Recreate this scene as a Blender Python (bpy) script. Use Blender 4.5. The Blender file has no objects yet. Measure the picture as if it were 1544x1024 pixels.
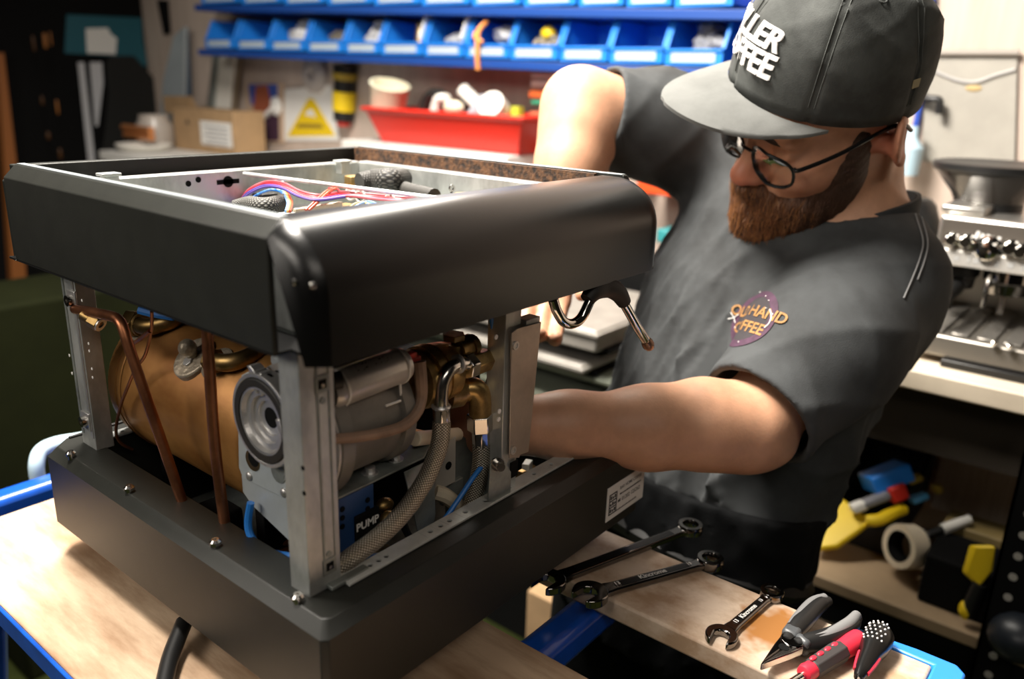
import bpy, bmesh, math, random
import numpy as np
from mathutils import Vector, Matrix
random.seed(7)
sc = bpy.context.scene
COL = sc.collection
PI = math.pi
Z0 = 1.1            # height of the machine's tray rim above the floor; coordinates below are relative to it

# ------------------------------------------------------------------ camera
FPX = 1228.3
RC = np.array([[0.6295300371648213, -0.7763815726742789, 0.03039055641268211],
               [-0.21611116856987825, -0.21253636971455703, -0.9529555364065624],
               [0.7463162165775447, 0.5933463955906116, -0.30158275765203946]])   # right, down, forward
CP = np.array([-0.25991311, -0.34663071, 0.3327463])
cam = bpy.data.cameras.new('camera')
cam.sensor_width = 36.0
cam.lens = FPX / 1544 * 36.0
cam.clip_start = 0.02
cam.clip_end = 60
camo = bpy.data.objects.new('camera', cam)
COL.objects.link(camo)
m4 = Matrix.Identity(4)
for i in range(3):
    m4[i][0] = RC[0][i]; m4[i][1] = -RC[1][i]; m4[i][2] = -RC[2][i]; m4[i][3] = CP[i] + (Z0 if i == 2 else 0)
camo.matrix_world = m4
sc.camera = camo
cam.dof.use_dof = True
cam.dof.focus_distance = 0.67
cam.dof.aperture_fstop = 3.8

# ------------------------------------------------------------------ world, lamps, exposure
w = bpy.data.worlds.new('world'); sc.world = w; w.use_nodes = True
w.node_tree.nodes['Background'].inputs[0].default_value = (1.0, 0.86, 0.7, 1)
w.node_tree.nodes['Background'].inputs[1].default_value = 0.006
vs = sc.view_settings
vs.view_transform = 'Standard'; vs.look = 'None'; vs.gamma = 1.0; vs.use_curve_mapping = False
vs.exposure = 0.24
sc.display_settings.display_device = 'sRGB'

def area_lamp(name, loc, target, sx, sy, watts, col):
    l = bpy.data.lights.new(name, 'AREA'); l.shape = 'RECTANGLE'; l.size = sx; l.size_y = sy
    l.energy = watts; l.color = col
    o = bpy.data.objects.new(name, l); COL.objects.link(o)
    o.location = (loc[0], loc[1], loc[2] + Z0)
    d = Vector(target) - Vector(loc)
    o.rotation_euler = d.to_track_quat('-Z', 'Y').to_euler()
    return o
area_lamp('ceiling_or_fill_lamp', (0.12, 0.58, 1.42), (0.5, 0.0, 0.1), 0.8, 0.30, 92, (1.0, 0.93, 0.84))
area_lamp('ceiling_or_fill_lamp', (-1.45, 0.70, 1.10), (0.2, 0.2, 0.05), 1.2, 0.5, 17, (1.0, 0.92, 0.82))
area_lamp('ceiling_or_fill_lamp', (0.94, 0.85, 1.28), (0.35, 0.40, 0.2), 0.3, 1.5, 24, (1.0, 0.93, 0.83))
area_lamp('ceiling_or_fill_lamp', (-0.75, -1.10, 1.30), (0.1, 0.1, 0.05), 1.0, 0.4, 5, (1.0, 0.91, 0.80))  # unseen fill light, added on the camera side to lift the front

# ------------------------------------------------------------------ helpers: camera rays to points in the room (rim-relative)
def ray(px, py):
    return RC.T @ np.array([(px - 772) / FPX, (py - 512) / FPX, 1.0])
def P(px, py, d):
    return Vector(CP + ray(px, py) * d)
def _pl(px, py, ax, v):
    r = ray(px, py); return Vector(CP + r * ((v - CP[ax]) / r[ax]))
def PX(px, py, v): return _pl(px, py, 0, v)
def PY(px, py, v): return _pl(px, py, 1, v)
def PZ(px, py, v): return _pl(px, py, 2, v)
CR, CD, CF = Vector(RC[0]), Vector(RC[1]), Vector(RC[2])

# ------------------------------------------------------------------ materials
MATS = {}
def mat(name, col, rough=0.5, metal=0.0, var=0.0, vscale=20.0, bump=0.0, bscale=200.0, spec=0.5, col2=None, stretch=None, sss=0, coat=0, dist=0.002, detail=4.0, rvar=0.0, trans=0.0, emit=0):
    if name in MATS: return MATS[name]
    m = bpy.data.materials.new(name); m.use_nodes = True
    nt = m.node_tree; b = nt.nodes['Principled BSDF']
    b.inputs['Base Color'].default_value = (*col, 1)
    b.inputs['Roughness'].default_value = rough
    b.inputs['Metallic'].default_value = metal
    b.inputs['Specular IOR Level'].default_value = spec
    if coat: b.inputs['Coat Weight'].default_value = coat; b.inputs['Coat Roughness'].default_value = 0.15
    if sss:
        b.inputs['Subsurface Weight'].default_value = sss; b.inputs['Subsurface Radius'].default_value = (0.012, 0.005, 0.003)
        b.inputs['Subsurface Scale'].default_value = 0.6
    if trans:
        b.inputs['Transmission Weight'].default_value = trans
        if trans == 1.0: b.inputs['IOR'].default_value = 1.08
    tc = nt.nodes.new('ShaderNodeTexCoord'); vec = tc.outputs['Object']
    if stretch:
        mp = nt.nodes.new('ShaderNodeMapping'); mp.inputs['Scale'].default_value = stretch
        nt.links.new(vec, mp.inputs['Vector']); vec = mp.outputs['Vector']
    if var or col2 or rvar:
        n = nt.nodes.new('ShaderNodeTexNoise'); n.inputs['Scale'].default_value = vscale; n.inputs['Detail'].default_value = detail
        n.inputs['Roughness'].default_value = 0.62
        nt.links.new(vec, n.inputs['Vector'])
        r = nt.nodes.new('ShaderNodeValToRGB')
        c2 = col2 if col2 else tuple(c * (1 - var) for c in col)
        r.color_ramp.elements[0].color = (*c2, 1); r.color_ramp.elements[1].color = (*col, 1)
        r.color_ramp.elements[0].position = 0.36; r.color_ramp.elements[1].position = 0.62
        nt.links.new(n.outputs['Fac'], r.inputs[0]); nt.links.new(r.outputs[0], b.inputs['Base Color'])
        if rvar:
            mr = nt.nodes.new('ShaderNodeMapRange'); mr.inputs[3].default_value = rough - rvar; mr.inputs[4].default_value = rough + rvar
            nt.links.new(n.outputs['Fac'], mr.inputs[0]); nt.links.new(mr.outputs[0], b.inputs['Roughness'])
    if bump:
        n2 = nt.nodes.new('ShaderNodeTexNoise'); n2.inputs['Scale'].default_value = bscale; n2.inputs['Detail'].default_value = 3
        nt.links.new(vec, n2.inputs['Vector'])
        bp = nt.nodes.new('ShaderNodeBump'); bp.inputs['Strength'].default_value = bump; bp.inputs['Distance'].default_value = dist
        nt.links.new(n2.outputs['Fac'], bp.inputs['Height']); nt.links.new(bp.outputs[0], b.inputs['Normal'])
    if emit:
        b.inputs['Emission Color'].default_value = (*col, 1); b.inputs['Emission Strength'].default_value = emit
    MATS[name] = m
    return m

BLACKP = mat('black powder coat', (0.0145, 0.0152, 0.0125), 0.45, 0, bump=0.35, bscale=1400, dist=0.0004, var=0.15, vscale=60, spec=.4)
BLACKS = mat('satin black sheet', (0.004, 0.004, 0.004), 0.29, 0, bump=0.2, bscale=1200, dist=0.0002, spec=.4)
BLACK = mat('black plastic', (0.008, 0.008, 0.008), 0.45)
BLACKM = mat('matt black', (0.004, 0.004, 0.004), 0.85, spec=.15)
RUBBER = mat('black rubber', (0.012, 0.011, 0.010), 0.6)
GALV = mat('galvanised steel', (0.58, 0.60, 0.58), 0.42, 0.6, var=0.32, vscale=45, stretch=(1, 1, .5), rvar=.1)
GALVD = mat('dull zinc sheet', (0.34, 0.37, 0.35), 0.5, 0.6, var=0.4, vscale=30)
ZINC = mat('pale zinc plate', (0.66, 0.72, 0.74), 0.5, 0.55, var=0.12, vscale=30)
STEEL = mat('polished steel', (0.62, 0.60, 0.57), 0.2, 1.0)
CHROME = mat('chrome', (0.72, 0.70, 0.66), 0.09, 1.0)
DARKCHROME = mat('dark chrome', (0.22, 0.21, 0.20), 0.12, 1.0)
ALU = mat('cast aluminium', (0.62, 0.61, 0.60), 0.4, 0.8, var=0.15, vscale=50, bump=.1, bscale=600)
COPPER = mat('copper pipe', (0.42, 0.17, 0.08), 0.38, 0.9, col2=(0.26, 0.10, 0.05), vscale=35, rvar=.1)
BRASS = mat('brass fitting', (0.60, 0.41, 0.17), 0.36, .9, col2=(0.30, 0.19, 0.07), vscale=60)
BRASSD = mat('dull brass', (0.36, 0.24, 0.10), 0.42, 1.0, col2=(0.22, 0.14, 0.05), vscale=70)
BOILER = mat('boiler copper shell', (0.46, 0.225, 0.065), 0.45, 0.5, col2=(0.28, 0.115, 0.028), vscale=16, stretch=(1, .55, 1), bump=.12, bscale=70, rvar=.1)
SOLDER = mat('old solder', (0.55, 0.47, 0.36), 0.5, 0.6, var=.4, vscale=120, bump=.5, bscale=250)
BLUEW = mat('blue cable', (0.02, 0.19, 0.62), 0.4)
DBLUEW = mat('dark blue cable', (0.01, 0.05, 0.3), 0.4)
REDW = mat('red wire', (0.34, 0.010, 0.02), 0.4)
PINKW = mat('pink wire', (0.46, 0.075, 0.095), 0.45)
PURPW = mat('purple wire', (0.085, 0.05, 0.25), 0.45)
ORANW = mat('orange wire', (0.50, 0.055, 0.012), 0.45)
YELW = mat('yellow wire', (0.55, 0.40, 0.12), 0.45)
LBLUEW = mat('pale blue wire', (0.16, 0.32, 0.62), 0.45)
WHITEP = mat('white plastic', (0.78, 0.76, 0.70), 0.45)
CREAM = mat('cream plastic', (0.72, 0.62, 0.46), 0.5)
BLUEP = mat('blue plastic bin', (0.016, 0.21, 0.72), 0.4)
BLUEPAINT = mat('blue enamel tube', (0.008, 0.09, 0.52), 0.3, 0, var=.25, vscale=25, coat=.3)
REDP = mat('red plastic', (0.62, 0.025, 0.012), 0.42)
YELP = mat('yellow plastic', (0.80, 0.56, 0.01), 0.45)
PAPER = mat('paper label', (0.78, 0.77, 0.74), 0.7)
INK = mat('black ink', (0.02, 0.02, 0.02), 0.6)
SLEEVE = None

def wave_mat(name, c1, c2, rough, metal, su, sv, bumps=0.6):
    """woven braid on a tube: two diagonal wave families from the tube's own UV"""
    m = bpy.data.materials.new(name); m.use_nodes = True; nt = m.node_tree; b = nt.nodes['Principled BSDF']
    uv = nt.nodes.new('ShaderNodeUVMap'); hs = []
    for s in (1, -1):
        mp = nt.nodes.new('ShaderNodeMapping'); mp.inputs['Scale'].default_value = (su, sv, 1)
        mp2 = nt.nodes.new('ShaderNodeMapping'); mp2.inputs['Rotation'].default_value = (0, 0, s * PI / 4)
        wv = nt.nodes.new('ShaderNodeTexWave'); wv.inputs['Scale'].default_value = 1.0
        nt.links.new(uv.outputs[0], mp.inputs[0]); nt.links.new(mp.outputs[0], mp2.inputs[0]); nt.links.new(mp2.outputs[0], wv.inputs[0]); hs.append(wv)
    mx = nt.nodes.new('ShaderNodeMath'); mx.operation = 'MULTIPLY'
    nt.links.new(hs[0].outputs['Fac'], mx.inputs[0]); nt.links.new(hs[1].outputs['Fac'], mx.inputs[1])
    r = nt.nodes.new('ShaderNodeValToRGB'); r.color_ramp.elements[0].color = (*c1, 1); r.color_ramp.elements[1].color = (*c2, 1)
    r.color_ramp.elements[1].position = 0.45
    nt.links.new(mx.outputs[0], r.inputs[0]); nt.links.new(r.outputs[0], b.inputs['Base Color'])
    bp = nt.nodes.new('ShaderNodeBump'); bp.inputs['Strength'].default_value = bumps; bp.inputs['Distance'].default_value = 0.001
    nt.links.new(mx.outputs[0], bp.inputs['Height']); nt.links.new(bp.outputs[0], b.inputs['Normal'])
    b.inputs['Roughness'].default_value = rough; b.inputs['Metallic'].default_value = metal
    MATS[name] = m
    return m
BRAID = wave_mat('steel braid', (0.10, 0.08, 0.05), (0.72, 0.66, 0.56), 0.36, 0.8, 7.0, 190)
MESHS = wave_mat('black mesh sleeve', (0.004, 0.004, 0.004), (0.085, 0.08, 0.07), 0.6, 0.0, 6.0, 170)
GREYS = wave_mat('grey mesh sleeve', (0.008, 0.008, 0.007), (0.12, 0.115, 0.10), 0.6, 0.0, 6.0, 200)

# ------------------------------------------------------------------ mesh builder
ORG = {}
def V(*a): return Vector(a)
def frame_of(axis, up=None):
    a = Vector(axis).normalized()
    u = Vector(up) if up is not None else (Vector((0, 0, 1)) if abs(a.z) < 0.9 else Vector((0, 1, 0)))
    s = a.cross(u)
    if s.length < 1e-6: s = a.cross(Vector((1, 0, 0)))
    s.normalize()
    return a, s, s.cross(a).normalized()
def catmull(pts, k=6, closed=False):
    pts = [Vector(p) for p in pts]; out = []; n = len(pts)
    if n < 3: return pts
    rng = n if closed else n - 1
    for i in range(rng):
        p1, p2 = pts[i], pts[(i + 1) % n]
        p0 = pts[i - 1] if (i > 0 or closed) else p1 * 2 - p2
        p3 = pts[(i + 2) % n] if (i + 2 < n or closed) else p2 * 2 - p1
        for j in range(k):
            t = j / k
            out.append(0.5 * ((2 * p1) + (p2 - p0) * t + (2 * p0 - 5 * p1 + 4 * p2 - p3) * t * t + (3 * p1 - p0 - 3 * p2 + p3) * t ** 3))
    if not closed: out.append(pts[-1])
    return out
class MB:
    def __init__(s): s.v = []; s.f = []; s.uv = {}
    def add(s, vs, fs):
        o = len(s.v); s.v += [Vector(p) for p in vs]; s.f += [tuple(i + o for i in f) for f in fs]; return s
    def box(s, a, b):
        x0, y0, z0 = (min(a[i], b[i]) for i in range(3)); x1, y1, z1 = (max(a[i], b[i]) for i in range(3))
        return s.add([(x0, y0, z0), (x1, y0, z0), (x1, y1, z0), (x0, y1, z0), (x0, y0, z1), (x1, y0, z1), (x1, y1, z1), (x0, y1, z1)],
                     [(0, 3, 2, 1), (4, 5, 6, 7), (0, 1, 5, 4), (1, 2, 6, 5), (2, 3, 7, 6), (3, 0, 4, 7)])
    def obox(s, c, size, ax, ay, az):
        c = Vector(c); vs = []
        for k in (-.5, .5):
            for i, j in ((-.5, -.5), (.5, -.5), (.5, .5), (-.5, .5)):
                vs.append(c + Vector(ax) * (i * size[0]) + Vector(ay) * (j * size[1]) + Vector(az) * (k * size[2]))
        return s.add(vs, [(0, 3, 2, 1), (4, 5, 6, 7), (0, 1, 5, 4), (1, 2, 6, 5), (2, 3, 7, 6), (3, 0, 4, 7)])
    def bar(s, p, q, w, h, up=(0, 0, 1)):
        p, q = Vector(p), Vector(q); a, sd, u = frame_of(q - p, up)
        return s.obox((p + q) / 2, ((q - p).length, w, h), a, sd, u)
    def lathe(s, p, axis, prof, n=20, capa=True, capb=True, up=None, ph=0.0):
        a, sd, u = frame_of(axis, up); p = Vector(p); o = len(s.v); fs = []
        for t, r in prof:
            for i in range(n):
                th = 2 * PI * i / n + ph
                s.v.append(p + a * t + (sd * math.cos(th) + u * math.sin(th)) * r)
        for k in range(len(prof) - 1):
            for i in range(n):
                j = (i + 1) % n
                s.f.append((o + k * n + i, o + k * n + j, o + (k + 1) * n + j, o + (k + 1) * n + i))
        if capa: s.f.append(tuple(o + i for i in range(n))[::-1])
        if capb: s.f.append(tuple(o + (len(prof) - 1) * n + i for i in range(n)))
        return s
    def cyl(s, p, q, r, r2=None, n=18, ph=0.0):
        p, q = Vector(p), Vector(q)
        return s.lathe(p, q - p, [(0, r), ((q - p).length, r if r2 is None else r2)], n, ph=ph)
    def ring(s, p, q, ro, ri, n=28):
        p, q = Vector(p), Vector(q); L = (q - p).length
        return s.lathe(p, q - p, [(0, ri), (0, ro), (L, ro), (L, ri), (0, ri)], n, False, False)
    def tube(s, pts, r, n=10, k=6, closed=False, rf=None):
        pts = catmull(pts, k, closed) if k > 1 else [Vector(p) for p in pts]
        m = len(pts); o = len(s.v); prev = None; L = 0
        for i, p in enumerate(pts):
            t = (pts[(i + 1) % m] - pts[i - 1]) if (closed or 0 < i < m - 1) else (pts[1] - pts[0] if i == 0 else pts[-1] - pts[-2])
            t.normalize()
            if prev is None: _, sd, u = frame_of(t)
            else:
                sd = prev - t * prev.dot(t)
                if sd.length < 1e-6: _, sd, u = frame_of(t)
                sd.normalize(); u = sd.cross(t)
            prev = sd
            if i: L += (pts[i] - pts[i - 1]).length
            rr = r if rf is None else r * rf(i / (m - 1))
            for j in range(n):
                th = 2 * PI * j / n
                s.v.append(p + (sd * math.cos(th) + u * math.sin(th)) * rr)
            if i:
                for j in range(n):
                    j2 = (j + 1) % n
                    f = (o + (i - 1) * n + j, o + (i - 1) * n + j2, o + i * n + j2, o + i * n + j)
                    s.uv[len(s.f)] = [(j / n, L0), ((j + 1) / n, L0), ((j + 1) / n, L), (j / n, L)]
                    s.f.append(f)
            L0 = L
        if closed:
            for j in range(n):
                j2 = (j + 1) % n; s.f.append((o + (m - 1) * n + j, o + (m - 1) * n + j2, o + j2, o + j))
        else:
            s.f.append(tuple(o + i for i in range(n))[::-1]); s.f.append(tuple(o + (m - 1) * n + i for i in range(n)))
        return s
    def prism(s, poly, O, U, W, depth):
        O, U, W = Vector(O), Vector(U).normalized(), Vector(W).normalized(); N = U.cross(W); n = len(poly)
        vs = [O + U * a + W * b for a, b in poly] + [O + U * a + W * b + N * depth for a, b in poly]
        fs = [tuple(range(n))[::-1], tuple(range(n, 2 * n))] + [(i, (i + 1) % n, n + (i + 1) % n, n + i) for i in range(n)]
        return s.add(vs, fs)
    def ell(s, c, r, n=16, m=10, ax=None):
        c = Vector(c); A = ax or (V(1, 0, 0), V(0, 1, 0), V(0, 0, 1)); r = (r, r, r) if not hasattr(r, '__len__') else r
        o = len(s.v)
        for i in range(m + 1):
            ph = -PI / 2 + PI * i / m
            for j in range(n):
                th = 2 * PI * j / n
                s.v.append(c + A[0] * (r[0] * math.cos(ph) * math.cos(th)) + A[1] * (r[1] * math.cos(ph) * math.sin(th)) + A[2] * (r[2] * math.sin(ph)))
        for i in range(m):
            for j in range(n):
                k = (j + 1) % n; s.f.append((o + i * n + j, o + i * n + k, o + (i + 1) * n + k, o + (i + 1) * n + j))
        return s
    def torus(s, c, axis, R, r, n=28, m=8):
        a, sd, u = frame_of(axis); c = Vector(c)
        return s.tube([c + (sd * math.cos(2 * PI * i / n) + u * math.sin(2 * PI * i / n)) * R for i in range(n)], r, m, 1, True)
    def plate_holes(s, O, U, W, lu, lw, th, holes, r, nseg=12):
        """flat plate lu x lw with round holes at u positions (single row, through), thickness th along U x W"""
        O, U, W = Vector(O), Vector(U).normalized(), Vector(W).normalized(); N = U.cross(W)
        hs = sorted(holes); cuts = [0.0]
        for a, b in zip(hs[:-1], hs[1:]): cuts.append((a + b) / 2)
        cuts.append(lu)
        cells = []
        for h, c0, c1 in zip(hs, cuts[:-1], cuts[1:]):
            a0 = max(c0, h - lw / 2); a1 = min(c1, h + lw / 2)
            if a0 > c0 + 1e-6: cells.append((c0, a0, None))
            cells.append((a0, a1, h))
            if c1 > a1 + 1e-6: cells.append((a1, c1, None))
        for a0, a1, h in cells:
            p = lambda a, b, z: O + U * a + W * b + N * z
            if h is None:
                s.add([p(a0, 0, 0), p(a1, 0, 0), p(a1, lw, 0), p(a0, lw, 0), p(a0, 0, th), p(a1, 0, th), p(a1, lw, th), p(a0, lw, th)],
                      [(0, 3, 2, 1), (4, 5, 6, 7), (0, 1, 5, 4), (2, 3, 7, 6)])
            else:
                vs = []
                for z in (0, th):
                    for i in range(nseg):
                        t = 2 * PI * i / nseg + PI / nseg
                        cx, cy = math.cos(t), math.sin(t); k = 1 / max(abs(cx), abs(cy))
                        du = cx * k; dw = cy * k
                        vs.append(p(h + (du * (a1 - h) if du > 0 else du * (h - a0)), lw / 2 + dw * lw / 2, z))
                    for i in range(nseg):
                        t = 2 * PI * i / nseg + PI / nseg
                        vs.append(p(h + r * math.cos(t), lw / 2 + r * math.sin(t), z))
                n = nseg; fs = []
                for i in range(n):
                    j = (i + 1) % n
                    fs += [(i, n + i, n + j, j), (2 * n + i, 2 * n + j, 3 * n + j, 3 * n + i), (n + i, 3 * n + i, 3 * n + j, n + j), (i, j, 2 * n + j, 2 * n + i)]
                s.add(vs, fs)
        return s
    def mesh(s, name, org=None):
        org = org or Vector((0, 0, 0))
        me = bpy.data.meshes.new(name)
        me.from_pydata([tuple(p - org) for p in s.v], [], s.f)
        if s.uv:
            ul = me.uv_layers.new(name='UVMap')
            for fi, uvs in s.uv.items():
                pl = me.polygons[fi]
                for li, q in zip(pl.loop_indices, uvs): ul.data[li].uv = q
        return me
    def build(s, name, m, parent=None, bevel=0.0, seg=2, ang=35, local=False, recalc=True):
        org = Vector((0, 0, 0))
        if parent is not None and not local: org = ORG[parent.name]
        if parent is None: org = Vector((0, 0, 0))
        me = s.mesh(name, org)
        if recalc:
            bm = bmesh.new(); bm.from_mesh(me); bmesh.ops.recalc_face_normals(bm, faces=bm.faces); bm.to_mesh(me); bm.free()
        me.polygons.foreach_set('use_smooth', [True] * len(me.polygons))
        me.set_sharp_from_angle(angle=math.radians(ang))
        me.materials.append(m)
        o = bpy.data.objects.new(name, me); COL.objects.link(o)
        if parent is not None:
            o.parent = parent; ORG[o.name] = ORG[parent.name]
        else:
            o.location = (0, 0, Z0); ORG[o.name] = Vector((0, 0, 0))
        if bevel:
            b = o.modifiers.new('bevel', 'BEVEL'); b.width = bevel; b.segments = seg; b.limit_method = 'ANGLE'; b.angle_limit = math.radians(40)
        return o
def tag(o, label, cat, group=None):
    o['label'] = label; o['category'] = cat
    if group: o['group'] = group
    return o
def thing(name, label, cat, loc, group=None):
    o = bpy.data.objects.new(name, None); COL.objects.link(o); o.empty_display_size = 0.02
    loc = Vector(loc); o.location = loc + Vector((0, 0, Z0)); ORG[o.name] = loc
    return tag(o, label, cat, group)
def solo(name, mb, m, label, cat, base, group=None, **kw):
    """a thing that is one mesh, its origin at its base"""
    o = mb.build(name, m, None, **kw)
    b = Vector(base)
    o.data.transform(Matrix.Translation(-b)); o.location = b + Vector((0, 0, Z0)); ORG[o.name] = b
    return tag(o, label, cat, group)
def struct(name, mb, m, **kw):
    o = mb.build(name, m, None, **kw); o['kind'] = 'structure'; return o
def lab(o, t): o['label'] = t; return o
def dup(o, **kw):
    c = o.copy(); COL.objects.link(c)
    for ch in list(o.children):
        d = dup(ch); d.parent = c
    return c
def inst(o, loc, name=None):
    """same part mesh again, moved by loc, under the same parent"""
    c = o.copy(); COL.objects.link(c); c.location = Vector(o.location) + Vector(loc); return c
def text_mesh(body, size, bold=0.0, ext=0.0, align='CENTER', spacing=1.0):
    cu = bpy.data.curves.new('lettering', 'FONT'); cu.body = body; cu.size = 1.0; cu.offset = bold; cu.extrude = ext
    cu.align_x = align; cu.align_y = 'CENTER'; cu.resolution_u = 3; cu.space_character = spacing
    o = bpy.data.objects.new('lettering_source', cu); COL.objects.link(o)
    dg = bpy.context.evaluated_depsgraph_get(); me = bpy.data.meshes.new_from_object(o.evaluated_get(dg))
    bpy.data.objects.remove(o); bpy.data.curves.remove(cu)
    vs = [v.co * size for v in me.vertices]; fs = [tuple(p.vertices) for p in me.polygons]
    bpy.data.meshes.remove(me)
    return vs, fs
def text_on(mb, body, O, U, W, size, bold=0.0, lift=0.0004, align='CENTER', spacing=1.0):
    vs, fs = text_mesh(body, size, bold, 0, align, spacing)
    O, U, W = Vector(O), Vector(U).normalized(), Vector(W).normalized(); N = U.cross(W).normalized()
    return mb.add([O + U * v.x + W * v.y + N * lift for v in vs], fs)
# ================================================================== SETTING
FZ = -Z0
floorm = mat('green painted floor', (0.045, 0.055, 0.012), 0.45, 0, col2=(0.02, 0.028, 0.006), vscale=3)
wallm = mat('limewashed plywood wall', (0.53, 0.435, 0.37), 0.7, 0, col2=(0.45, 0.36, 0.30), vscale=9, stretch=(1, 4, .35), bump=.1, bscale=40)
wallr = mat('pale ply side wall', (0.70, 0.58, 0.49), 0.7, 0, col2=(0.62, 0.49, 0.40), vscale=9, stretch=(4, 4, .3))
XW = 1.50
struct('floor', MB().box((-2.5, -2.5, FZ - .05), (XW, 4.6, FZ)), floorm)
struct('wall_back', MB().box((XW, -1.6, FZ), (XW + .06, 4.66, 1.6)), wallm)
struct('wall_left', MB().box((-2.5, 4.6, FZ), (XW, 4.66, 1.6)), mat('dark wall', (0.018, 0.016, 0.012), 0.7))

# ================================================================== ESPRESSO MACHINE
M = thing('espresso_machine', 'black espresso machine with its side panels off showing boiler and motor, on the folding bench', 'espresso machine', (0.19, 0.2, -0.1))
TX, TY = 0.392, 0.402
def rect_loop(o, z, cn, x0=0, y0=0, x1=TX, y1=TY):
    c = cn
    return [(x0 + o + c[0], y0 + o, z), (x1 - o - c[1], y0 + o, z), (x1 - o, y0 + o + c[1], z), (x1 - o, y1 - o - c[2], z),
            (x1 - o - c[2], y1 - o, z), (x0 + o + c[3], y1 - o, z), (x0 + o, y1 - o - c[3], z), (x0 + o, y0 + o + c[0], z)]
def loops_mesh(loops):
    mb = MB(); vs = []; fs = []
    for l in loops: vs += l
    n = len(loops[0])
    for k in range(len(loops) - 1):
        for i in range(n):
            j = (i + 1) % n; fs.append((k * n + i, k * n + j, (k + 1) * n + j, (k + 1) * n + i))
    fs.append(tuple(range(n))[::-1]); fs.append(tuple((len(loops) - 1) * n + i for i in range(n)))
    return mb.add(vs, fs)
cn = (.004, .012, .012, .014)
tray = loops_mesh([rect_loop(.012, -.075, cn), rect_loop(0, -.066, cn), rect_loop(0, 0, cn), rect_loop(.0075, .009, cn), rect_loop(.036, .009, (0.001,) * 4),
                   rect_loop(.036, .004, (.001,) * 4), rect_loop(.038, -.062, (.001,) * 4)]).build('base_tray', BLACKP, M, bevel=.0012)
floor_in = MB().box((.04, .04, -.061), (TX - .04, TY - .04, -.058)).build('tray_floor', GALVD, tray)
for x, y in ((.05, .05), (TX - .05, .05), (.05, TY - .05), (TX - .05, TY - .05)):
    MB().lathe((x, y, -.1), (0, 0, 1), [(0, .014), (.004, .017), (.024, .013)], 16).build('rubber_foot', RUBBER, M)
# pan-head screws on the tray rim
def screw(p, r=.0042, parent=M, ax=(0, 0, 1), m=STEEL, name='screw'):
    a = Vector(ax).normalized()
    return MB().lathe(Vector(p), ax, [(-.004, r * .6), (0, r * .6), (0, r), (r * .5, r), (r * .9, r * .62), (r * .9, r * .3), (r * .5, r * .25)], 12, ).build(name, m, parent)
for px, py in ((195, 738), (325, 820), (449, 903), (107, 686)):
    screw(PZ(px, py, .011))
# grey dirt patch / edge strip on tray corner
MB().box((.03, .028, .0092), (.062, .0345, .0122)).build('corner_bracket', GALVD, M, bevel=.0006)
STRIP = mat('bright zinc strip', (.62, .63, .60), .45, .3, var=.2, vscale=40)
# perforated strip on the front rim
st = MB().plate_holes((.041, .0235, .0095), (1, 0, 0), (0, 1, 0), .34, .0145, .0018,
                      [.008, .016, .024, .032, .039, .083, .094, .104, .122, .146, .156, .166, .176, .21, .235, .26, .29, .32], .0021)
st.build('perforated_strip', STRIP, M, bevel=.0003)
MB().box((.040, .0365, -.02), (.384, .038, .0095)).build('strip_lip', GALVD, M)
MB().plate_holes((.04, .362, .0095), (1, 0, 0), (0, 1, 0), .31, .012, .0016, [.02 + .02 * i for i in range(15)], .002).build('perforated_strip', GALV, M)
MB().box((.022, .390, .0088), (.372, .393, .0108)).build('rim_seal', RUBBER, M)
# rating sticker on the front face, with its printed code
stk = MB().box((.324, -.0007, -.056), (.391, 0, -.021))
so = lab(stk.build('rating_sticker', PAPER, M), 'white printed rating sticker')
tx = MB()
for t, x, z, s in (('BAR HOME COFFEE', .3655, -.0285, .0046), ('01202 125262', .367, -.0415, .0058)):
    text_on(tx, t, (x, -.0007, z), (1, 0, 0), (0, 0, 1), s, .02, .0001)
# lines too small to read in the photo: short strokes of print
def strokes(mb, x0, x1, z, h, seed):
    r_ = random.Random(seed); x = x0
    while x < x1:
        w_ = r_.uniform(.0008, .0024); mb.box((x, -.0010, z), (min(x + w_, x1), -.0008, z + h * r_.uniform(.7, 1))); x += w_ + r_.uniform(.0004, .0012)
strokes(tx, .346, .385, -.0355, .0016, 2); strokes(tx, .343, .3475, -.0425, .003, 3); strokes(tx, .336, .378, -.0508, .0014, 4)
# block logo at the left of the sticker: ruled box with three rows
for k in range(4): tx.box((.3275, -.0012, -.029 - .0068 * k), (.3405, -.0008, -.0300 - .0068 * k))
for x in (.3275, .3397): tx.box((x, -.0012, -.0494), (x + .0009, -.0008, -.029))
for k in range(3):
    for j in range(3): tx.box((.3295 + j * .0035, -.0012, -.0345 - .0068 * k), (.3315 + j * .0035, -.0008, -.0312 - .0068 * k - (.0012 if (j + k) % 2 else 0)))
tx.build('printing', INK, so)

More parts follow.
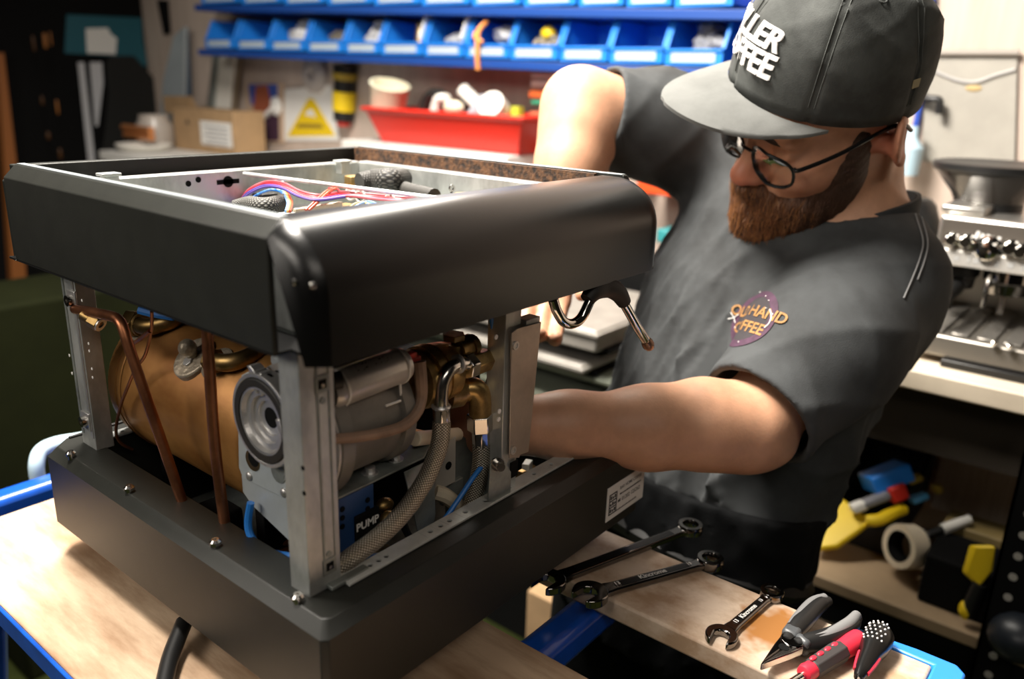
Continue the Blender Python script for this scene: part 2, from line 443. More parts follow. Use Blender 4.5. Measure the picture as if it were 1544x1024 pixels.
# ---- upper housing
U0, UZ0, UZ1 = 0.386, .179, .257
sg = .0337
def side_panel(xa, sgn, name):
    pr = [(xa, UZ0), (xa, .247), (xa + sgn * .010, UZ1), (xa + sgn * .016, UZ1), (xa + sgn * .016, .250), (xa + sgn * .004, .243), (xa + sgn * .004, UZ0)]
    mb = MB(); n = len(pr)
    def ringv(y, ins): return [(px + (sgn * .0 if px != xa else 0) + (sgn * ins if i in (0, 1) else 0), y, z - (ins if i in (1, 2, 3) else 0)) for i, (px, z) in enumerate(pr)]
    vs = ringv(sg, 0) + ringv(TY - .014, 0) + ringv(TY + .002, .010)
    fs = []
    for k in (0, 1):
        for i in range(n): fs.append((k * n + i, k * n + (i + 1) % n, (k + 1) * n + (i + 1) % n, (k + 1) * n + i))
    fs += [tuple(range(n))[::-1], tuple(range(2 * n, 3 * n))]
    return mb.add(vs, fs).build(name, BLACKP, M, bevel=.0009)
side_panel(0.0, 1, 'side_panel'); side_panel(U0, -1, 'side_panel')
RIDGE_GLINT = mat('grey ridge highlight', (.30, .33, .34), .35, .4)  # reflection along the housing's top ridge, painted in as a lighter strip
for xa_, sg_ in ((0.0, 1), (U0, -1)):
    MB().box((xa_ + sg_ * .0105, sg + .002, UZ1 - .0002), (xa_ + sg_ * .0165, TY - .016, UZ1 + .0008)).build('edge_trim_or_highlight', RIDGE_GLINT, M, bevel=.0003)
yc, zc = .037, .215
def roll_prof(r, dz=0):
    pts = [(yc - r, UZ0 + dz)]
    for i in range(13):
        a = PI - i / 12 * PI / 2
        pts.append((yc + r * math.cos(a), zc + r * math.sin(a)))
    return pts
roll = MB()
def roll_ring(x, r, yend): return [(x, min(y, yend), z) for y, z in roll_prof(r)] + [(x, yend, zc + r)]
secs = [(0.0, .0315, sg - .0006), (.0105, .042, sg - .0006), (.0106, .042, .0465), (.355, .042, .0465), (.366, .0405, .0465), (.375, .037, .0465), (.382, .031, .046), (.3855, .024, .045)]
rs = [roll_ring(*s_) for s_ in secs]
vs = []; fs = []
for r_ in rs: vs += r_
n_ = len(rs[0])
for k in range(len(rs) - 1):
    for i in range(n_ - 1): fs.append((k * n_ + i, k * n_ + i + 1, (k + 1) * n_ + i + 1, (k + 1) * n_ + i))
fs += [tuple(range(n_))[::-1], tuple((len(rs) - 1) * n_ + i for i in range(n_))]
roll.add(vs, fs)
ro = roll.build('front_panel', BLACKS, M, ang=50)
MB().box((.012, -.0015, UZ0 - .0005), (.372, .034, UZ0 + .0012)).build('underside_plate', BLACKM, M)
MB().box((.0, .034, UZ0 - .0005), (U0, TY, UZ0 + .0012)).build('underside_plate', BLACKM, M)
# back panel (thin box across the far side) and inner black lips
MB().box((.010, TY - .013, UZ0), (U0 - .010, TY - .001, UZ1 - .001)).build('back_panel', BLACKP, M, bevel=.001)
for px, py in ((445, 425), (472, 430)):
    screw(PX(px, py, -.0002) if px < 460 else PY(px, py, -.004), .0018, ax=(-1, 0, 0) if px < 460 else (-.7, -.7, 0), m=STEEL)
# rusty felt strip inside the far end panel
RUST = mat('rust speckled felt', (0.11, 0.05, 0.02), 0.9, 0, col2=(0.008, 0.006, 0.005), vscale=150, bump=.6, bscale=300)
MB().box((U0 - .021, .062, .232), (U0 - .0165, TY - .014, .2562)).build('felt_strip', RUST, M)
# galvanised inner frame
fr_z = .2425
fx0, fx1, fy0, fy1 = .028, .352, .050, .366
def wall_box(a, b, name, m=GALV): return MB().box(a, b).build(name, m, M, bevel=.0005)
wall_box((fx0, fy1 - .0015, .182), (fx1, fy1, fr_z), 'frame_wall')
wall_box((fx1 - .0015, fy0, .182), (fx1, fy1 - .002, fr_z), 'frame_wall')
wall_box((fx0, fy0, .182), (fx0 + .0015, fy1 - .002, fr_z), 'frame_wall')
wall_box((fx0, fy1, fr_z - .0015), (fx1, fy1 + .008, fr_z + .001), 'frame_flange', ALU)
wall_box((fx1, fy0, fr_z - .0015), (fx1 + .012, fy1, fr_z + .001), 'frame_flange', ALU)
MB().box((fx0, fy0, .1815), (fx1, fy1, .1835)).build('frame_floor', GALVD, M)
# punched holes in the far wall: dark shallow discs and a keyhole slot
hb = MB()
for px, py in ((299, 271), (284, 277)):
    p = PY(px, py, fy1 - .0016); hb.cyl(p, p + V(0, -.0004, 0), .0028, n=12)
p = PY(344, 274, fy1 - .0016)
hb.cyl(p, p + V(0, -.0004, 0), .0055, n=14).box(p + V(-.012, -.0004, -.0022), p + V(.012, 0, .0022))
hb.build('punched_hole', BLACKM, M)
# corner brackets with screws
for px, py, yb_ in ((165, 265, .364), (517, 245, .358)):
    p = PY(px, py, yb_)
    b = MB().box(p + V(-.006, -.005, -.012), p + V(.006, .005, .0)).box(p + V(-.009, -.006, 0), p + V(.008, .006, .0025)).build('corner_bracket', GALV, M, bevel=.0006)
# long tie rod across the top opening
MB().cyl(PZ(368, 262, .240), PZ(693, 303, .236), .0020, n=10).build('tie_rod', ALU, M)

# wire looms in the top
def wire(pts, r, m, name='wire', n=7): return MB().tube(pts, r, n, 6).build(name, m, M)
def Zs(l, z): return [PZ(a, b, z + (c[0] if c else 0)) for a, b, *c in l]
path = [(361, 303, -.02), (375, 288, -.004), (400, 277, .004), (425, 279, .006), (450, 291, .002), (480, 297, 0), (520, 292, .001), (560, 296, 0), (610, 301, 0), (660, 306, -.006), (690, 312, -.016)]
for i, (m_, dx, dy) in enumerate(((REDW, 0, 0), (PINKW, 2, -3), (PURPW, -1, 3), (REDW, 3, 2), (PURPW, 0, 5), (PINKW, 4, 4))):
    wire([PZ(a + dx, b + dy, .231 + c) for a, b, c in path[(0 if i < 5 else 2):(len(path) if i != 4 else 7)]], .00125, m_)
wire([PZ(a, b, .226 + c) for a, b, c in ((372, 306, -.016), (384, 296, 0), (404, 287, 0), (421, 288, 0), (432, 300, 0), (436, 318, -.006))], .0012, BLUEW)
for i, m_ in enumerate((LBLUEW, YELW, ORANW)):
    wire([PZ(a + 3 * i, b, .228) for a, b in ((424, 284), (430, 296), (434, 306), (431, 319))], .0012, m_)
for i in (0, 1):
    wire([PZ(a + 5 * i, b, .230 + c) for a, b, c in ((461, 317, -.006), (476, 303, 0), (490, 290, .003), (502, 284, .004))], .0013, ORANW)
wire([PZ(a, b, .231) for a, b in ((495, 284), (508, 285), (512, 291), (500, 298))], .001, REDW)
for i, (m_, R) in enumerate(((YELW, 1.0), (LBLUEW, .9), (LBLUEW, 1.1), (BLUEW, .75))):
    wire([PZ(545 + i * 5 + R * a, 314 + R * b, .229) for a, b in ((-22, 8), (-14, -4), (0, -9), (12, -5), (13, 4), (2, 8))], .0011, m_)
MB().tube([PZ(*q, .221) for q in ((350, 309), (372, 309), (400, 312), (428, 306))], .0085, 12, 6, rf=lambda t: .45 + .55 * min(1, t * 2.4)).build('mesh_sleeve', GREYS, M)
MB().tube([PZ(a, b, .230 + c) for a, b, c in ((542, 276, 0), (565, 272, .002), (588, 272, .004), (607, 269, .003))], .0125, 14, 6, rf=lambda t: 1 - .3 * abs(t - .6)).build('mesh_sleeve', MESHS, M)
MB().tube([PZ(a, b, .226) for a, b in ((592, 277), (615, 286), (635, 291), (655, 296))], .0075, 12, 6).build('mesh_sleeve', MESHS, M)
def ties(l):
    for px, py, z in l:
        c = PZ(px, py, z)
        o = MB().torus(c, (1, .3, 0), .0052, .001, 14, 6).build('cable_tie', WHITEP, M)
        MB().box(c + V(-.002, -.002, .004), c + V(.002, .002, .0075)).build('tie_head', WHITEP, o)
ties([(421, 278, .232), (528, 293, .229), (543, 296, .229), (588, 302, .229)])
# spade terminals: a row of cream blocks
for k in range(5):
    p = PZ(452 + k * 13, 319 - k * 2.2, .222)
    MB().box(p + V(-.006, -.0022, -.004), p + V(.008, .0022, .003)).build('terminal_block', CREAM, M, bevel=.0006)
p = PZ(433, 326, .224); MB().box(p + V(-.006, -.004, -.004), p + V(.006, .004, .003)).build('wire_connector', WHITEP, M, bevel=.0008)
p = PZ(516, 309, .218); MB().box(p + V(-.012, -.010, -.01), p + V(.014, .010, .0)).build('solenoid_coil', BRASSD, M, bevel=.001)
p = PZ(400, 303, .214); MB().box(p + V(-.009, -.009, -.02), p + V(.009, .009, .008)).build('relay', BLACK, M, bevel=.001)
p = PZ(449, 312, .215); MB().box(p + V(-.02, -.012, -.02), p + V(.02, .012, .0)).build('terminal_rail', BLACK, M, bevel=.001)
# brass plugs on the boiler heads
for px, py, r in ((501, 268, .0095), (668, 297, .0085)):
    p = PZ(px, py, .226); MB().cyl(p - V(0, 0, .012), p, r, n=22).build('brass_flange', BRASS, M, bevel=.0008)
for px, py, r in ((532, 265, .0095), (696, 291, .0075)):
    p = PZ(px, py, .232)
    o = MB().cyl(p - V(0, 0, .012), p - V(0, 0, .009), r * 1.35, n=22).cyl(p - V(0, 0, .009), p, r, n=6, ph=.4).build('brass_plug', BRASS, M, bevel=.0006)
for px, py in ((507, 257), (681, 284)):
    p = PZ(px, py, .231); MB().ring(p - V(0, .001, 0), p + V(0, .001, 0), .0036, .0018, 14).cyl(p - V(0, 0, .012), p - V(0, 0, .003), .0014, n=8).build('terminal_ring', STEEL, M)
p = PZ(516, 262, .222); MB().box(p + V(-.01, -.008, -.02), p + V(.01, .008, .004)).build('valve_block', BLACK, M, bevel=.001)

# ---- support posts: folded C channels with punched windows
def post(x0, x1, y0, z0, z1, name='support_post', d=.016, windows=(), rightface=True, fl=.0075):
    t = .0016
    pr = [(x0, y0 + d), (x0, y0), (x1, y0), (x1, y0 + d), (x1 - fl, y0 + d), (x1 - fl, y0 + d - t), (x1 - t, y0 + d - t), (x1 - t, y0 + t), (x0 + t, y0 + t), (x0 + t, y0 + d)]
    return MB().prism(pr, (0, 0, z0), (1, 0, 0), (0, 1, 0), z1 - z0).build(name, GALV, M, bevel=.0006)
p1_ = post(.0165, .0425, .034, .008, UZ0, d=.020)
def face_bits(parent, x, y, z, s=.0042, hole=True):
    o = MB().box((x - s - .0012, y - .0008, z - s - .0016), (x + s + .0012, y, z + s + .0016)).build('clip_plate', GALVD, parent, bevel=.0003)
    MB().box((x - s * .7, y - .0011, z - s * .7), (x + s * .7, y - .0007, z + s * .7)).build('slot', BLACKM, parent)
    MB().cyl((x, y - .0016, z - s * .2), (x, y, z - s * .2), s * .35, n=8).build('screw_end', STEEL, parent)
face_bits(p1_, .033, .034, .153); face_bits(p1_, .033, .034, .025)
for z in (.142, .034):
    MB().cyl((.033, .0332, z), (.033, .034, z), .0022, n=10).build('rivet', GALVD, p1_)
db = MB()
for px, py in ((457, 706), (459, 744)):
    p = PX(px, py, .0164); db.cyl(p, p + V(-.0004, 0, 0), .0017, n=10)
db.build('punched_hole', BLACKM, p1_)
MB().box((.0285, .0333, .02), (.0300, .0342, .17)).build('fold_rib', GALVD, p1_)
MB().box((.0375, .0333, .02), (.0385, .0342, .17)).build('fold_rib', GALVD, p1_)
# far-left post
px_ = .030
t_ = .0016
lp = MB().prism([(0, 0), (0, .026), (.016, .026), (.016, .0244), (t_, .0244), (t_, t_), (.016, t_), (.016, 0)], (.027, .349, .008), (1, 0, 0), (0, 1, 0), UZ0 - .008).build('support_post', GALV, M, bevel=.0006)
MB().box((.0262, .3505, .02), (.0272, .354, UZ0 - .004)).build('fold_rib', ALU, lp)
MB().box((.0262, .369, .02), (.0272, .372, UZ0 - .004)).build('fold_rib', GALVD, lp)
for px, py, s in ((111, 452, 1), (132, 634, 1)):
    p = PX(px, py, .0268)
    c = MB().box(p + V(-.002, -.0075, -.0085), p + V(0, .0075, .0085)).build('cage_nut', ALU, lp, bevel=.0008)
    MB().ring(p + V(-.006, 0, 0), p + V(-.001, 0, 0), .0048, .0024, 16).cyl(p + V(-.0025, 0, 0), p, .0026, n=10).build('nut', STEEL, c)
for px, py in ((124, 453), (105, 536), (109, 563), (134, 518), (135, 529), (139, 556), (140, 569)):
    p = PX(px, py, .0268); MB().cyl(p + V(-.0004, 0, 0), p, .0013, n=8).build('rivet', PAPER, lp)
p = PX(109, 467, .0268); MB().cyl(p + V(-.0005, 0, 0), p, .003, n=10).build('punched_hole', BLACKM, lp)
for px, py in ((138, 693), (152, 687)):
    screw(PX(px, py, .03), .003, ax=(-1, 0, .3))
# near-right post with cover plate
rp = post(.2065, .226, .031, .006, UZ0, d=.018)
for px, py in ((747, 508), (752, 620), (751, 632)):
    p = PY(px, py, .0305); MB().cyl(p + V(0, -.001, 0), p, .002, n=10).build('rivet', PAPER, rp)
cover = MB().prism([(PY(a, b, .027).x, PY(a, b, .027).z) for a, b in ((767, 691), (770, 502), (779, 495), (815, 485), (796, 681), (783, 686), (782, 690))], (0, .0275, 0), (1, 0, 0), (0, 0, 1), .0014)
cover = cover.build('cover_plate', mat('satin steel cover', (.50, .44, .38), .42, .8, var=.2, vscale=30), M, bevel=.0005)
for px, py in ((777, 521), (773, 679)):
    p = PY(px, py, .026); MB().ring(p + V(0, -.0012, 0), p, .0036, .002, 16).cyl(p + V(0, -.0006, 0), p, .0019, n=10).build('rivet', ALU, cover)
pq = PY(799, 488, .029); MB().box(pq + V(-.006, -.001, -.006), pq + V(.012, .01, .004)).build('plate_flange', GALV, cover, bevel=.0005)
foot = [(PY(a, b, .026).x, PY(a, b, .026).z) for a, b in ((735, 755), (738, 700), (745, 692), (757, 690), (769, 711), (768, 757))]
MB().prism(foot, (0, .0262, 0), (1, 0, 0), (0, 0, 1), .0014).build('post_gusset', GALVD, M, bevel=.0004)
p = PY(749, 699, .024); MB().lathe(p, (-.5, -.8, .15), [(0, .0055), (.003, .0055), (.003, .0035), (.011, .0035), (.011, .002)], 14).build('screw', STEEL, M)
p = PY(774, 706, .0295); MB().box(p + V(-.0045, -.0012, -.0075), p + V(.0045, 0, .0065)).build('punched_slot', BLACKM, rp)
# far-right post
post(.335, .357, .345, .008, UZ0, d=.018)
# ---- boiler
BX, BZ, BR = .122, .055, .071
prof = [(0, .012), (.002, .03), (.006, .052), (.011, .064), (.018, .070), (.024, BR), (.03, BR), (.0305, BR + .0008), (.034, BR + .0008), (.0345, BR), (.235, BR), (.244, .066), (.25, .05), (.252, .02)]
bo = MB().lathe((BX, .386, BZ), (0, -1, 0), prof, 48).build('boiler', BOILER, M, ang=30)
def on_boiler(px, py):
    """where the ray meets the boiler shell"""
    r = ray(px, py); o = CP
    a = r[0] ** 2 + r[2] ** 2; b = 2 * ((o[0] - BX) * r[0] + (o[2] - BZ) * r[2]); c = (o[0] - BX) ** 2 + (o[2] - BZ) ** 2 - BR ** 2
    dsc = b * b - 4 * a * c
    t = (-b - math.sqrt(max(dsc, 0))) / (2 * a); return Vector(o + r * t)
def nrm(p): return Vector((p.x - BX, 0, p.z - BZ)).normalized()
# first elbow fitting
p = on_boiler(207, 497); n = nrm(p)
fc = p + n * .012
MB().lathe(p - n * .006, n, [(0, .019), (.006, .018), (.009, .012)], 20).build('solder_boss', SOLDER, bo)
d1 = (PZ(232, 492, p.z + .02) - PZ(205, 490, p.z + .02)).normalized()
q0 = P(203, 488, (Vector(fc) - Vector(CP)).dot(CF)); q1 = q0 + CR * .006 + CD * .003
ax = (CR * .9 + CD * .12 - CF * .35).normalized()
e1 = MB().cyl(q0 - ax * .006, q0 + ax * .006, .0125, n=6, ph=.3).build('hex_nut', BRASSD, bo, bevel=.0008)
MB().ring(q0 + ax * .006, q0 + ax * .0085, .0105, .0065, 22).build('nut_collar', BRASS, e1)
dd = (q0 - Vector(CP)).dot(CF)
MB().tube([q0, P(222, 493, dd - .012), P(242, 489, dd - .014), P(262, 482, dd - .012), P(285, 465, dd), P(300, 445, dd)], .0075, 14).build('elbow_pipe', BRASSD, bo)
# second fitting with probe
p = on_boiler(293, 541); n = nrm(p)
MB().lathe(p - n * .004, n, [(0, .020), (.006, .0195), (.0075, .018)], 26).build('round_flange', SOLDER, bo, bevel=.0006)
ps = p + n * .008 + CR * .002 - CD * .003
MB().ell(ps + n * .003, .0075, 16, 10).cyl(p, ps, .005, n=12).build('probe_head', SOLDER, bo)
MB().cyl(p + n * .004 + CD * .006, p + n * .0085 + CD * .006, .005, n=6).build('hex_nut', ALU, bo, bevel=.0005)
p2 = on_boiler(327, 547); n2 = nrm(p2); dd = (p2 - Vector(CP)).dot(CF)
q = P(323, 545, dd - .014); ax = (CR * .85 - CD * .1 - CF * .4).normalized()
MB().lathe(p2 - n2 * .006, n2, [(0, .016), (.006, .015), (.009, .01)], 20).build('solder_boss', SOLDER, bo)
e2 = MB().cyl(q - ax * .005, q + ax * .004, .0105, n=6, ph=.2).build('hex_nut', BRASSD, bo, bevel=.0008)
MB().tube([q, P(340, 547, dd - .02), P(360, 544, dd - .02), P(385, 533, dd - .012), P(410, 512, dd), P(425, 490, dd + .01)], .0072, 14).build('elbow_pipe', BRASSD, bo)
# strap band near the far end, feet
MB().lathe((BX, .345, BZ), (0, -1, 0), [(0, BR + .0006), (.0008, BR + .0012), (.002, BR + .0012), (.0028, BR + .0006)], 48, False, False).build('weld_band', BOILER, bo)
for y in (.18, .33): MB().box((BX - .045, y - .006, -.059), (BX + .045, y + .006, BZ - BR + .008)).build('boiler_cradle', BLACKM, bo, bevel=.001)
# capillary tubes over the boiler
MB().tube([PX(229, 470, .044), PX(228, 497, .046), PX(219, 535, .045), PX(205, 555, .044), PX(192, 585, .042), PX(181, 615, .042), PX(175, 650, .044), PX(182, 668, .05), PX(200, 678, .06)], .0014, 8).build('capillary_tube', COPPER, M)
MB().tube([PX(199, 519, .046), PX(212, 511, .044), PX(226, 499, .045)], .002, 8).build('capillary_tube', COPPER, M)
# blue gasket showing above first fitting
p = P(210, 467, .70); MB().tube([p, p + CR * .012 + CD * .003, p + CR * .03 + CD * .006], .004, 8).build('blue_sleeve', BLUEP, M)

# ---- copper pipes in the open side
cp = MB().tube([PX(113, 466, .026), PX(140, 471, .022), PX(168, 477, .018), PX(178, 482, .017), PX(186, 496, .0165), PX(200, 540, .0175), PX(247, 675, .025), PX(287, 792, .032), PX(296, 815, .034)], .0041, 12).build('copper_pipe', COPPER, M)
p = PX(136, 480, .024); ax = (CR * .8 + CD * .45 - CF * .1).normalized()
o = MB().cyl(p - ax * .007, p + ax * .002, .0055, n=14).cyl(p + ax * .001, p + ax * .010, .0068, n=6).build('pipe_union', BRASSD, cp, bevel=.0005)
MB().ring(p + ax * .010, p + ax * .0112, .006, .003, 16).build('union_face', ALU, o)
MB().tube([PX(315, 480, .034), PX(313, 505, .034), PX(316, 560, .033), PX(326, 690, .033), PX(344, 826, .034), PX(346, 845, .035)], .0041, 12).build('copper_pipe', COPPER, M)
MB().tube([PZ(352, 846, -.045), PZ(390, 826, -.045), PZ(440, 815, -.045), PZ(480, 800, -.045)], .0035, 10).build('copper_pipe', COPPER, M)
MB().tube([PZ(370, 852, -.048), PZ(410, 836, -.048), PZ(450, 825, -.048)], .003, 10).build('copper_pipe', COPPER, M)
# pale drain tube by the left post
MB().tube([PX(156, 683, .032), PX(166, 700, .036), PX(178, 722, .046)], .0042, 10).build('drain_tube', mat('grey tube', (.35, .34, .31), .5), M)
# inside floor clutter: bar, cross beam, blocks
MB().bar(PZ(235, 748, -.05), PZ(300, 715, -.05), .012, .008).build('floor_bracket', BRASSD, M, bevel=.001)
MB().box((.10, .115, -.058), (.135, .145, .0)).build('rubber_mount', BLACKM, M, bevel=.002)
MB().box((.045, .20, -.058), (.075, .235, -.012)).build('rubber_mount', BLACKM, M, bevel=.002)
wood = mat('dusty deck', (.32, .25, .16), .8, 0, col2=(.16, .12, .07), vscale=60)
MB().box((.045, .05, -.058), (.16, .14, -.052)).build('insulation_board', wood, M)
for k in range(3): MB().bar(PZ(395 + 22 * k, 868 - 6 * k, -.05), PZ(455 + 16 * k, 838 - 10 * k, -.05), .006, .006).build('deck_rib', wood, M, bevel=.0008)

# ---- pump motor: axis along x
my, mz = .090, .098
mo = MB().lathe((.052, my, mz), (1, 0, 0), [(0, .046), (.002, .049), (.012, .0495), (.014, .044), (.016, .041), (.062, .041), (.064, .044), (.074, .044), (.077, .040), (.080, .02)], 44).build('motor', mat('grey motor shell', (.23, .22, .20), .45, .5, var=.2, vscale=40), M, ang=30)
# flange arc face with slots
fl = MB().ring((.0505, my, mz), (.0525, my, mz), .049, .030, 44).build('motor_flange', ALU, mo, bevel=.0006)
sb = MB()
for a0 in (8, 38, 68, 98, 128):
    pts = [V(.0502, my + math.cos(math.radians(180 - (a0 + i * 4) )) * -.041, mz + math.sin(math.radians(a0 + i * 4)) * .041) for i in range(5)]
    sb.tube(pts, .0032, 8, 1)
sb.build('flange_slot', BLACKM, mo)
MB().box((.055, my - .003, mz + .040), (.125, my + .03, mz + .0492)).build('motor_cover', ZINC, mo, bevel=.003)
# end plate bracket in front of the motor
xe = .042
pl = [(PX(a, b, xe).y, PX(a, b, xe).z) for a, b in ((358, 600), (364, 566), (373, 561), (398, 575), (420, 590), (436, 640), (444, 680), (447, 748), (440, 757), (366, 721), (360, 705))]
br = MB().prism(pl, (xe, 0, 0), (0, 1, 0), (0, 0, 1), .0015).build('motor_bracket', ZINC, M, bevel=.0004)
pl2 = [(PX(a, b, xe + .003).y, PX(a, b, xe + .003).z) for a, b in ((364, 716), (366, 742), (380, 762), (478, 856), (478, 770), (448, 752))]
MB().prism(pl2, (xe + .003, 0, 0), (0, 1, 0), (0, 0, 1), .0015).build('bracket_skirt', ZINC, br, bevel=.0004)
for px, py in ((381, 694), (420, 712)):
    p = PX(px, py, xe - .0003)
    MB().cyl(p + V(-.0005, 0, 0), p, .0082, n=20).build('round_hole', BRASSD if px < 400 else GALVD, br)
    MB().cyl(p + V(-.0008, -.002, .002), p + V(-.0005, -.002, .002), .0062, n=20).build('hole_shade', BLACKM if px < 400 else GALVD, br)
for px, py in ((376, 718), (428, 743)):
    p = PX(px, py, xe - .0003); MB().ell(p, (.002, .0036, .0036), 12, 8).build('rivet', ALU, br)
p = PX(447, 751, xe - .002); MB().cyl(p + V(-.002, 0, 0), p + V(.004, 0, 0), .0035, n=8).build('nut', BRASSD, br)
for px, py in ((369, 663), (428, 690)):
    p = PX(px, py, xe - .0003); MB().cyl(p + V(-.0004, 0, 0), p, .0013, n=8).build('punched_hole', BLACKM, br)
# bearing ring held by a clamp
rc = PX(397, 634, .034)
cl = MB().lathe(rc + V(-.002, 0, 0), (1, 0, 0), [(0, .033), (.0005, .0335), (.012, .0335), (.0125, .031), (.0125, .0305), (0, .0305), (0, .033)], 44, False, False).build('ring_clamp', ALU, M, bevel=.0006)
rb = MB().ring(rc + V(-.003, 0, 0), rc + V(.008, 0, 0), .0302, .0245, 44).build('rubber_ring', RUBBER, cl, bevel=.001)
MB().lathe(rc, (1, 0, 0), [(-.002, .0245), (-.002, .0225), (.0012, .0212), (.0014, .0172), (.0040, .0168), (.0042, .0125), (.0060, .012), (.0062, .0075)], 40, False, False).build('bearing_seat', ALU, cl)
MB().cyl(rc + V(.0064, 0, 0), rc + V(.0074, 0, 0), .0078, n=24).build('shaft_hole', BLACKM, cl)
# clamp ears with screw on top of ring, side clip
pe = PX(392, 572, .036)
MB().prism([(0, -.004), (.012, .003), (.016, .002), (.012, -.003), (.004, -.007)], pe + V(0, -.001, .004), (0, 1, 0), (0, 0, 1), .009).build('clamp_ear', ALU, cl, bevel=.0006)
MB().box(pe + V(-.003, -.006, -.010), pe + V(.007, -.003, .006)).box(pe + V(-.003, .001, -.010), pe + V(.007, .004, .006)).build('clamp_ear', ALU, cl, bevel=.0008)
MB().lathe(pe + V(.002, -.012, .0), (0, 1, 0), [(0, .0045), (.004, .0055), (.005, .0055), (.006, .003), (.022, .003)], 12).build('clamp_screw', STEEL, cl)
pc = PX(434, 657, .036); MB().obox(pc, (.010, .005, .026), V(1, 0, 0), V(0, .95, -.3), V(0, .3, .95)).build('clamp_lug', ALU, cl, bevel=.001)

# ---- start capacitor lying along the front of the motor
c0 = PY(497, 590, .058); c1 = PY(607, 549, .058)
axc = (c1 - c0).normalized()
plastic = mat('frosted clear wrap', (.62, .60, .57), .32, .35, var=.2, vscale=30)
ca = MB().lathe(c0, c1 - c0, [(-.004, .0095), (0, .0125), (.004, .0128), ((c1 - c0).length - .004, .0128), ((c1 - c0).length, .0118)], 28).build('capacitor', plastic, M)
for t in (.10, .92):
    p = c0.lerp(c1, t); MB().lathe(p - axc * .0012, axc, [(0, .0130), (.0004, .0136), (.002, .0136), (.0024, .0130)], 28, False, False).build('band', PAPER, ca)
MB().torus(c0 - axc * .003, axc, .0095, .002, 22, 8).build('rubber_boot', RUBBER, ca)
sm = MB()
sdc = axc.cross(V(0, 0, 1)).normalized(); upc = sdc.cross(axc)
def on_cap(u, w):
    th = math.radians(62) + w / .0131
    return c0 + axc * ((c1 - c0).length * .52 + u) + (sdc * math.cos(th) + upc * math.sin(th)) * .01305
rk_ = random.Random(5)
for _ in range(16):
    u_, w_ = rk_.uniform(-.016, .018), rk_.uniform(-.003, .003); l_, h_3 = rk_.uniform(.0008, .0030), rk_.uniform(.0004, .0013)
    sm.add([on_cap(u_, w_), on_cap(u_ + l_, w_ + .0004), on_cap(u_ + l_ * .8, w_ + h_3), on_cap(u_ + .0002, w_ + h_3 * .7)], [(0, 1, 2, 3)])
smo = sm.build('smudged_print', INK, ca); smo['kind'] = 'stuff'
# clear wrap hanging below and seam
w0 = [PY(525, 600, .052), PY(603, 571, .052), PY(607, 608, .052), PY(600, 640, .052), PY(590, 652, .05), PY(512, 672, .05)]
MB().tube([PY(513, 602, .055), PY(510, 630, .052), PY(508, 655, .052)], .004, 8).build('terminal_stack', ALU, ca)
MB().tube([PY(582, 612, .046), PY(604, 604, .046)], .0009, 6).build('wire_end', PAPER, ca)
for py in (562, 601): pass
p = PY(500, 575, .050); MB().cyl(p, p + V(.006, -.002, 0), .006, n=12).build('rubber_boot', RUBBER, ca)
MB().cyl(PY(505, 655, .05), PY(508, 640, .05), .0045, n=8).build('nut', STEEL, ca)
p = PY(603, 577, .052); MB().tube([p, p + V(.001, 0, -.012), p + V(.003, 0, -.024)], .001, 6).build('clip_wire', PAPER, ca)
# red spade terminals, white/brown earth lead
for k in (0, 1):
    p = PY(616 + 6 * k, 537 + 6 * k, .055); MB().obox(p, (.012, .006, .005), axc, sdc, upc).build('red_terminal', REDP, M, bevel=.001)
MB().tube([PY(632, 545, .050), PY(635, 575, .048), PY(635, 600, .048), PY(628, 622, .046), PY(608, 642, .044), PY(570, 654, .042), PY(530, 660, .040), PY(490, 663, .040)], .0052, 10, rf=lambda t: .95 - .3 * t).build('brown_lead', mat('dusty brown sleeve', (.30, .19, .13), .55, var=.3, vscale=60), M)

# ---- brass pump head
hc = PY(662, 560, .068)
ph = MB().lathe(hc - V(.030, 0, 0), (1, 0, 0), [(0, .018), (.001, .0225), (.006, .0235), (.0065, .0215), (.010, .0215), (.0105, .0245), (.018, .0250), (.0185, .0225), (.021, .0225), (.0215, .0240), (.036, .0225), (.040, .018), (.044, .016)], 36).build('pump_head', BRASS, M, ang=30)
a1 = PY(688, 524, .062)
MB().cyl(a1 - V(0, 0, .012), a1 + V(0, 0, .004), .0105, n=20).build('outlet_boss', BRASS, ph)
MB().cyl(PY(684, 512, .062), PY(684, 503, .062), .0095, n=6, ph=.2).build('hex_plug', BRASS, ph, bevel=.0006)
MB().cyl(PY(690, 530, .056), PY(714, 519, .056), .0085, n=18).build('outlet_boss', BRASS, ph)
MB().ring(PY(706, 523, .056), PY(710, 521, .056), .0098, .006, 20).build('thread_ring', BRASSD, ph)
MB().cyl(PY(706, 552, .048), PY(736, 541, .050), .0095, n=6, ph=.1).build('hex_nut', BRASS, ph, bevel=.0008)
nut = MB().cyl(PY(700, 554, .047), PY(712, 549, .047), .0105, n=6, ph=.35).build('hex_nut', STEEL, ph, bevel=.0008)
el = MB().tube([PY(708, 548, .046), PY(693, 549, .045), PY(678, 557, .044), PY(668, 574, .044), PY(665, 596, .044), PY(665, 614, .044)], .0055, 14).build('steel_elbow', STEEL, M)
MB().torus(PY(690, 549, .045), PY(694, 549, .045) - PY(688, 550, .045), .0062, .0016, 18, 6).build('bead', ALU, el)
fe = MB().cyl(PY(665, 612, .044), PY(666, 640, .044), .0066, n=8).build('crimp_ferrule', STEEL, M, bevel=.0008)
MB().torus(PY(665, 613, .044), (0, 0, 1), .0062, .0014, 18, 6).build('bead', ALU, fe)
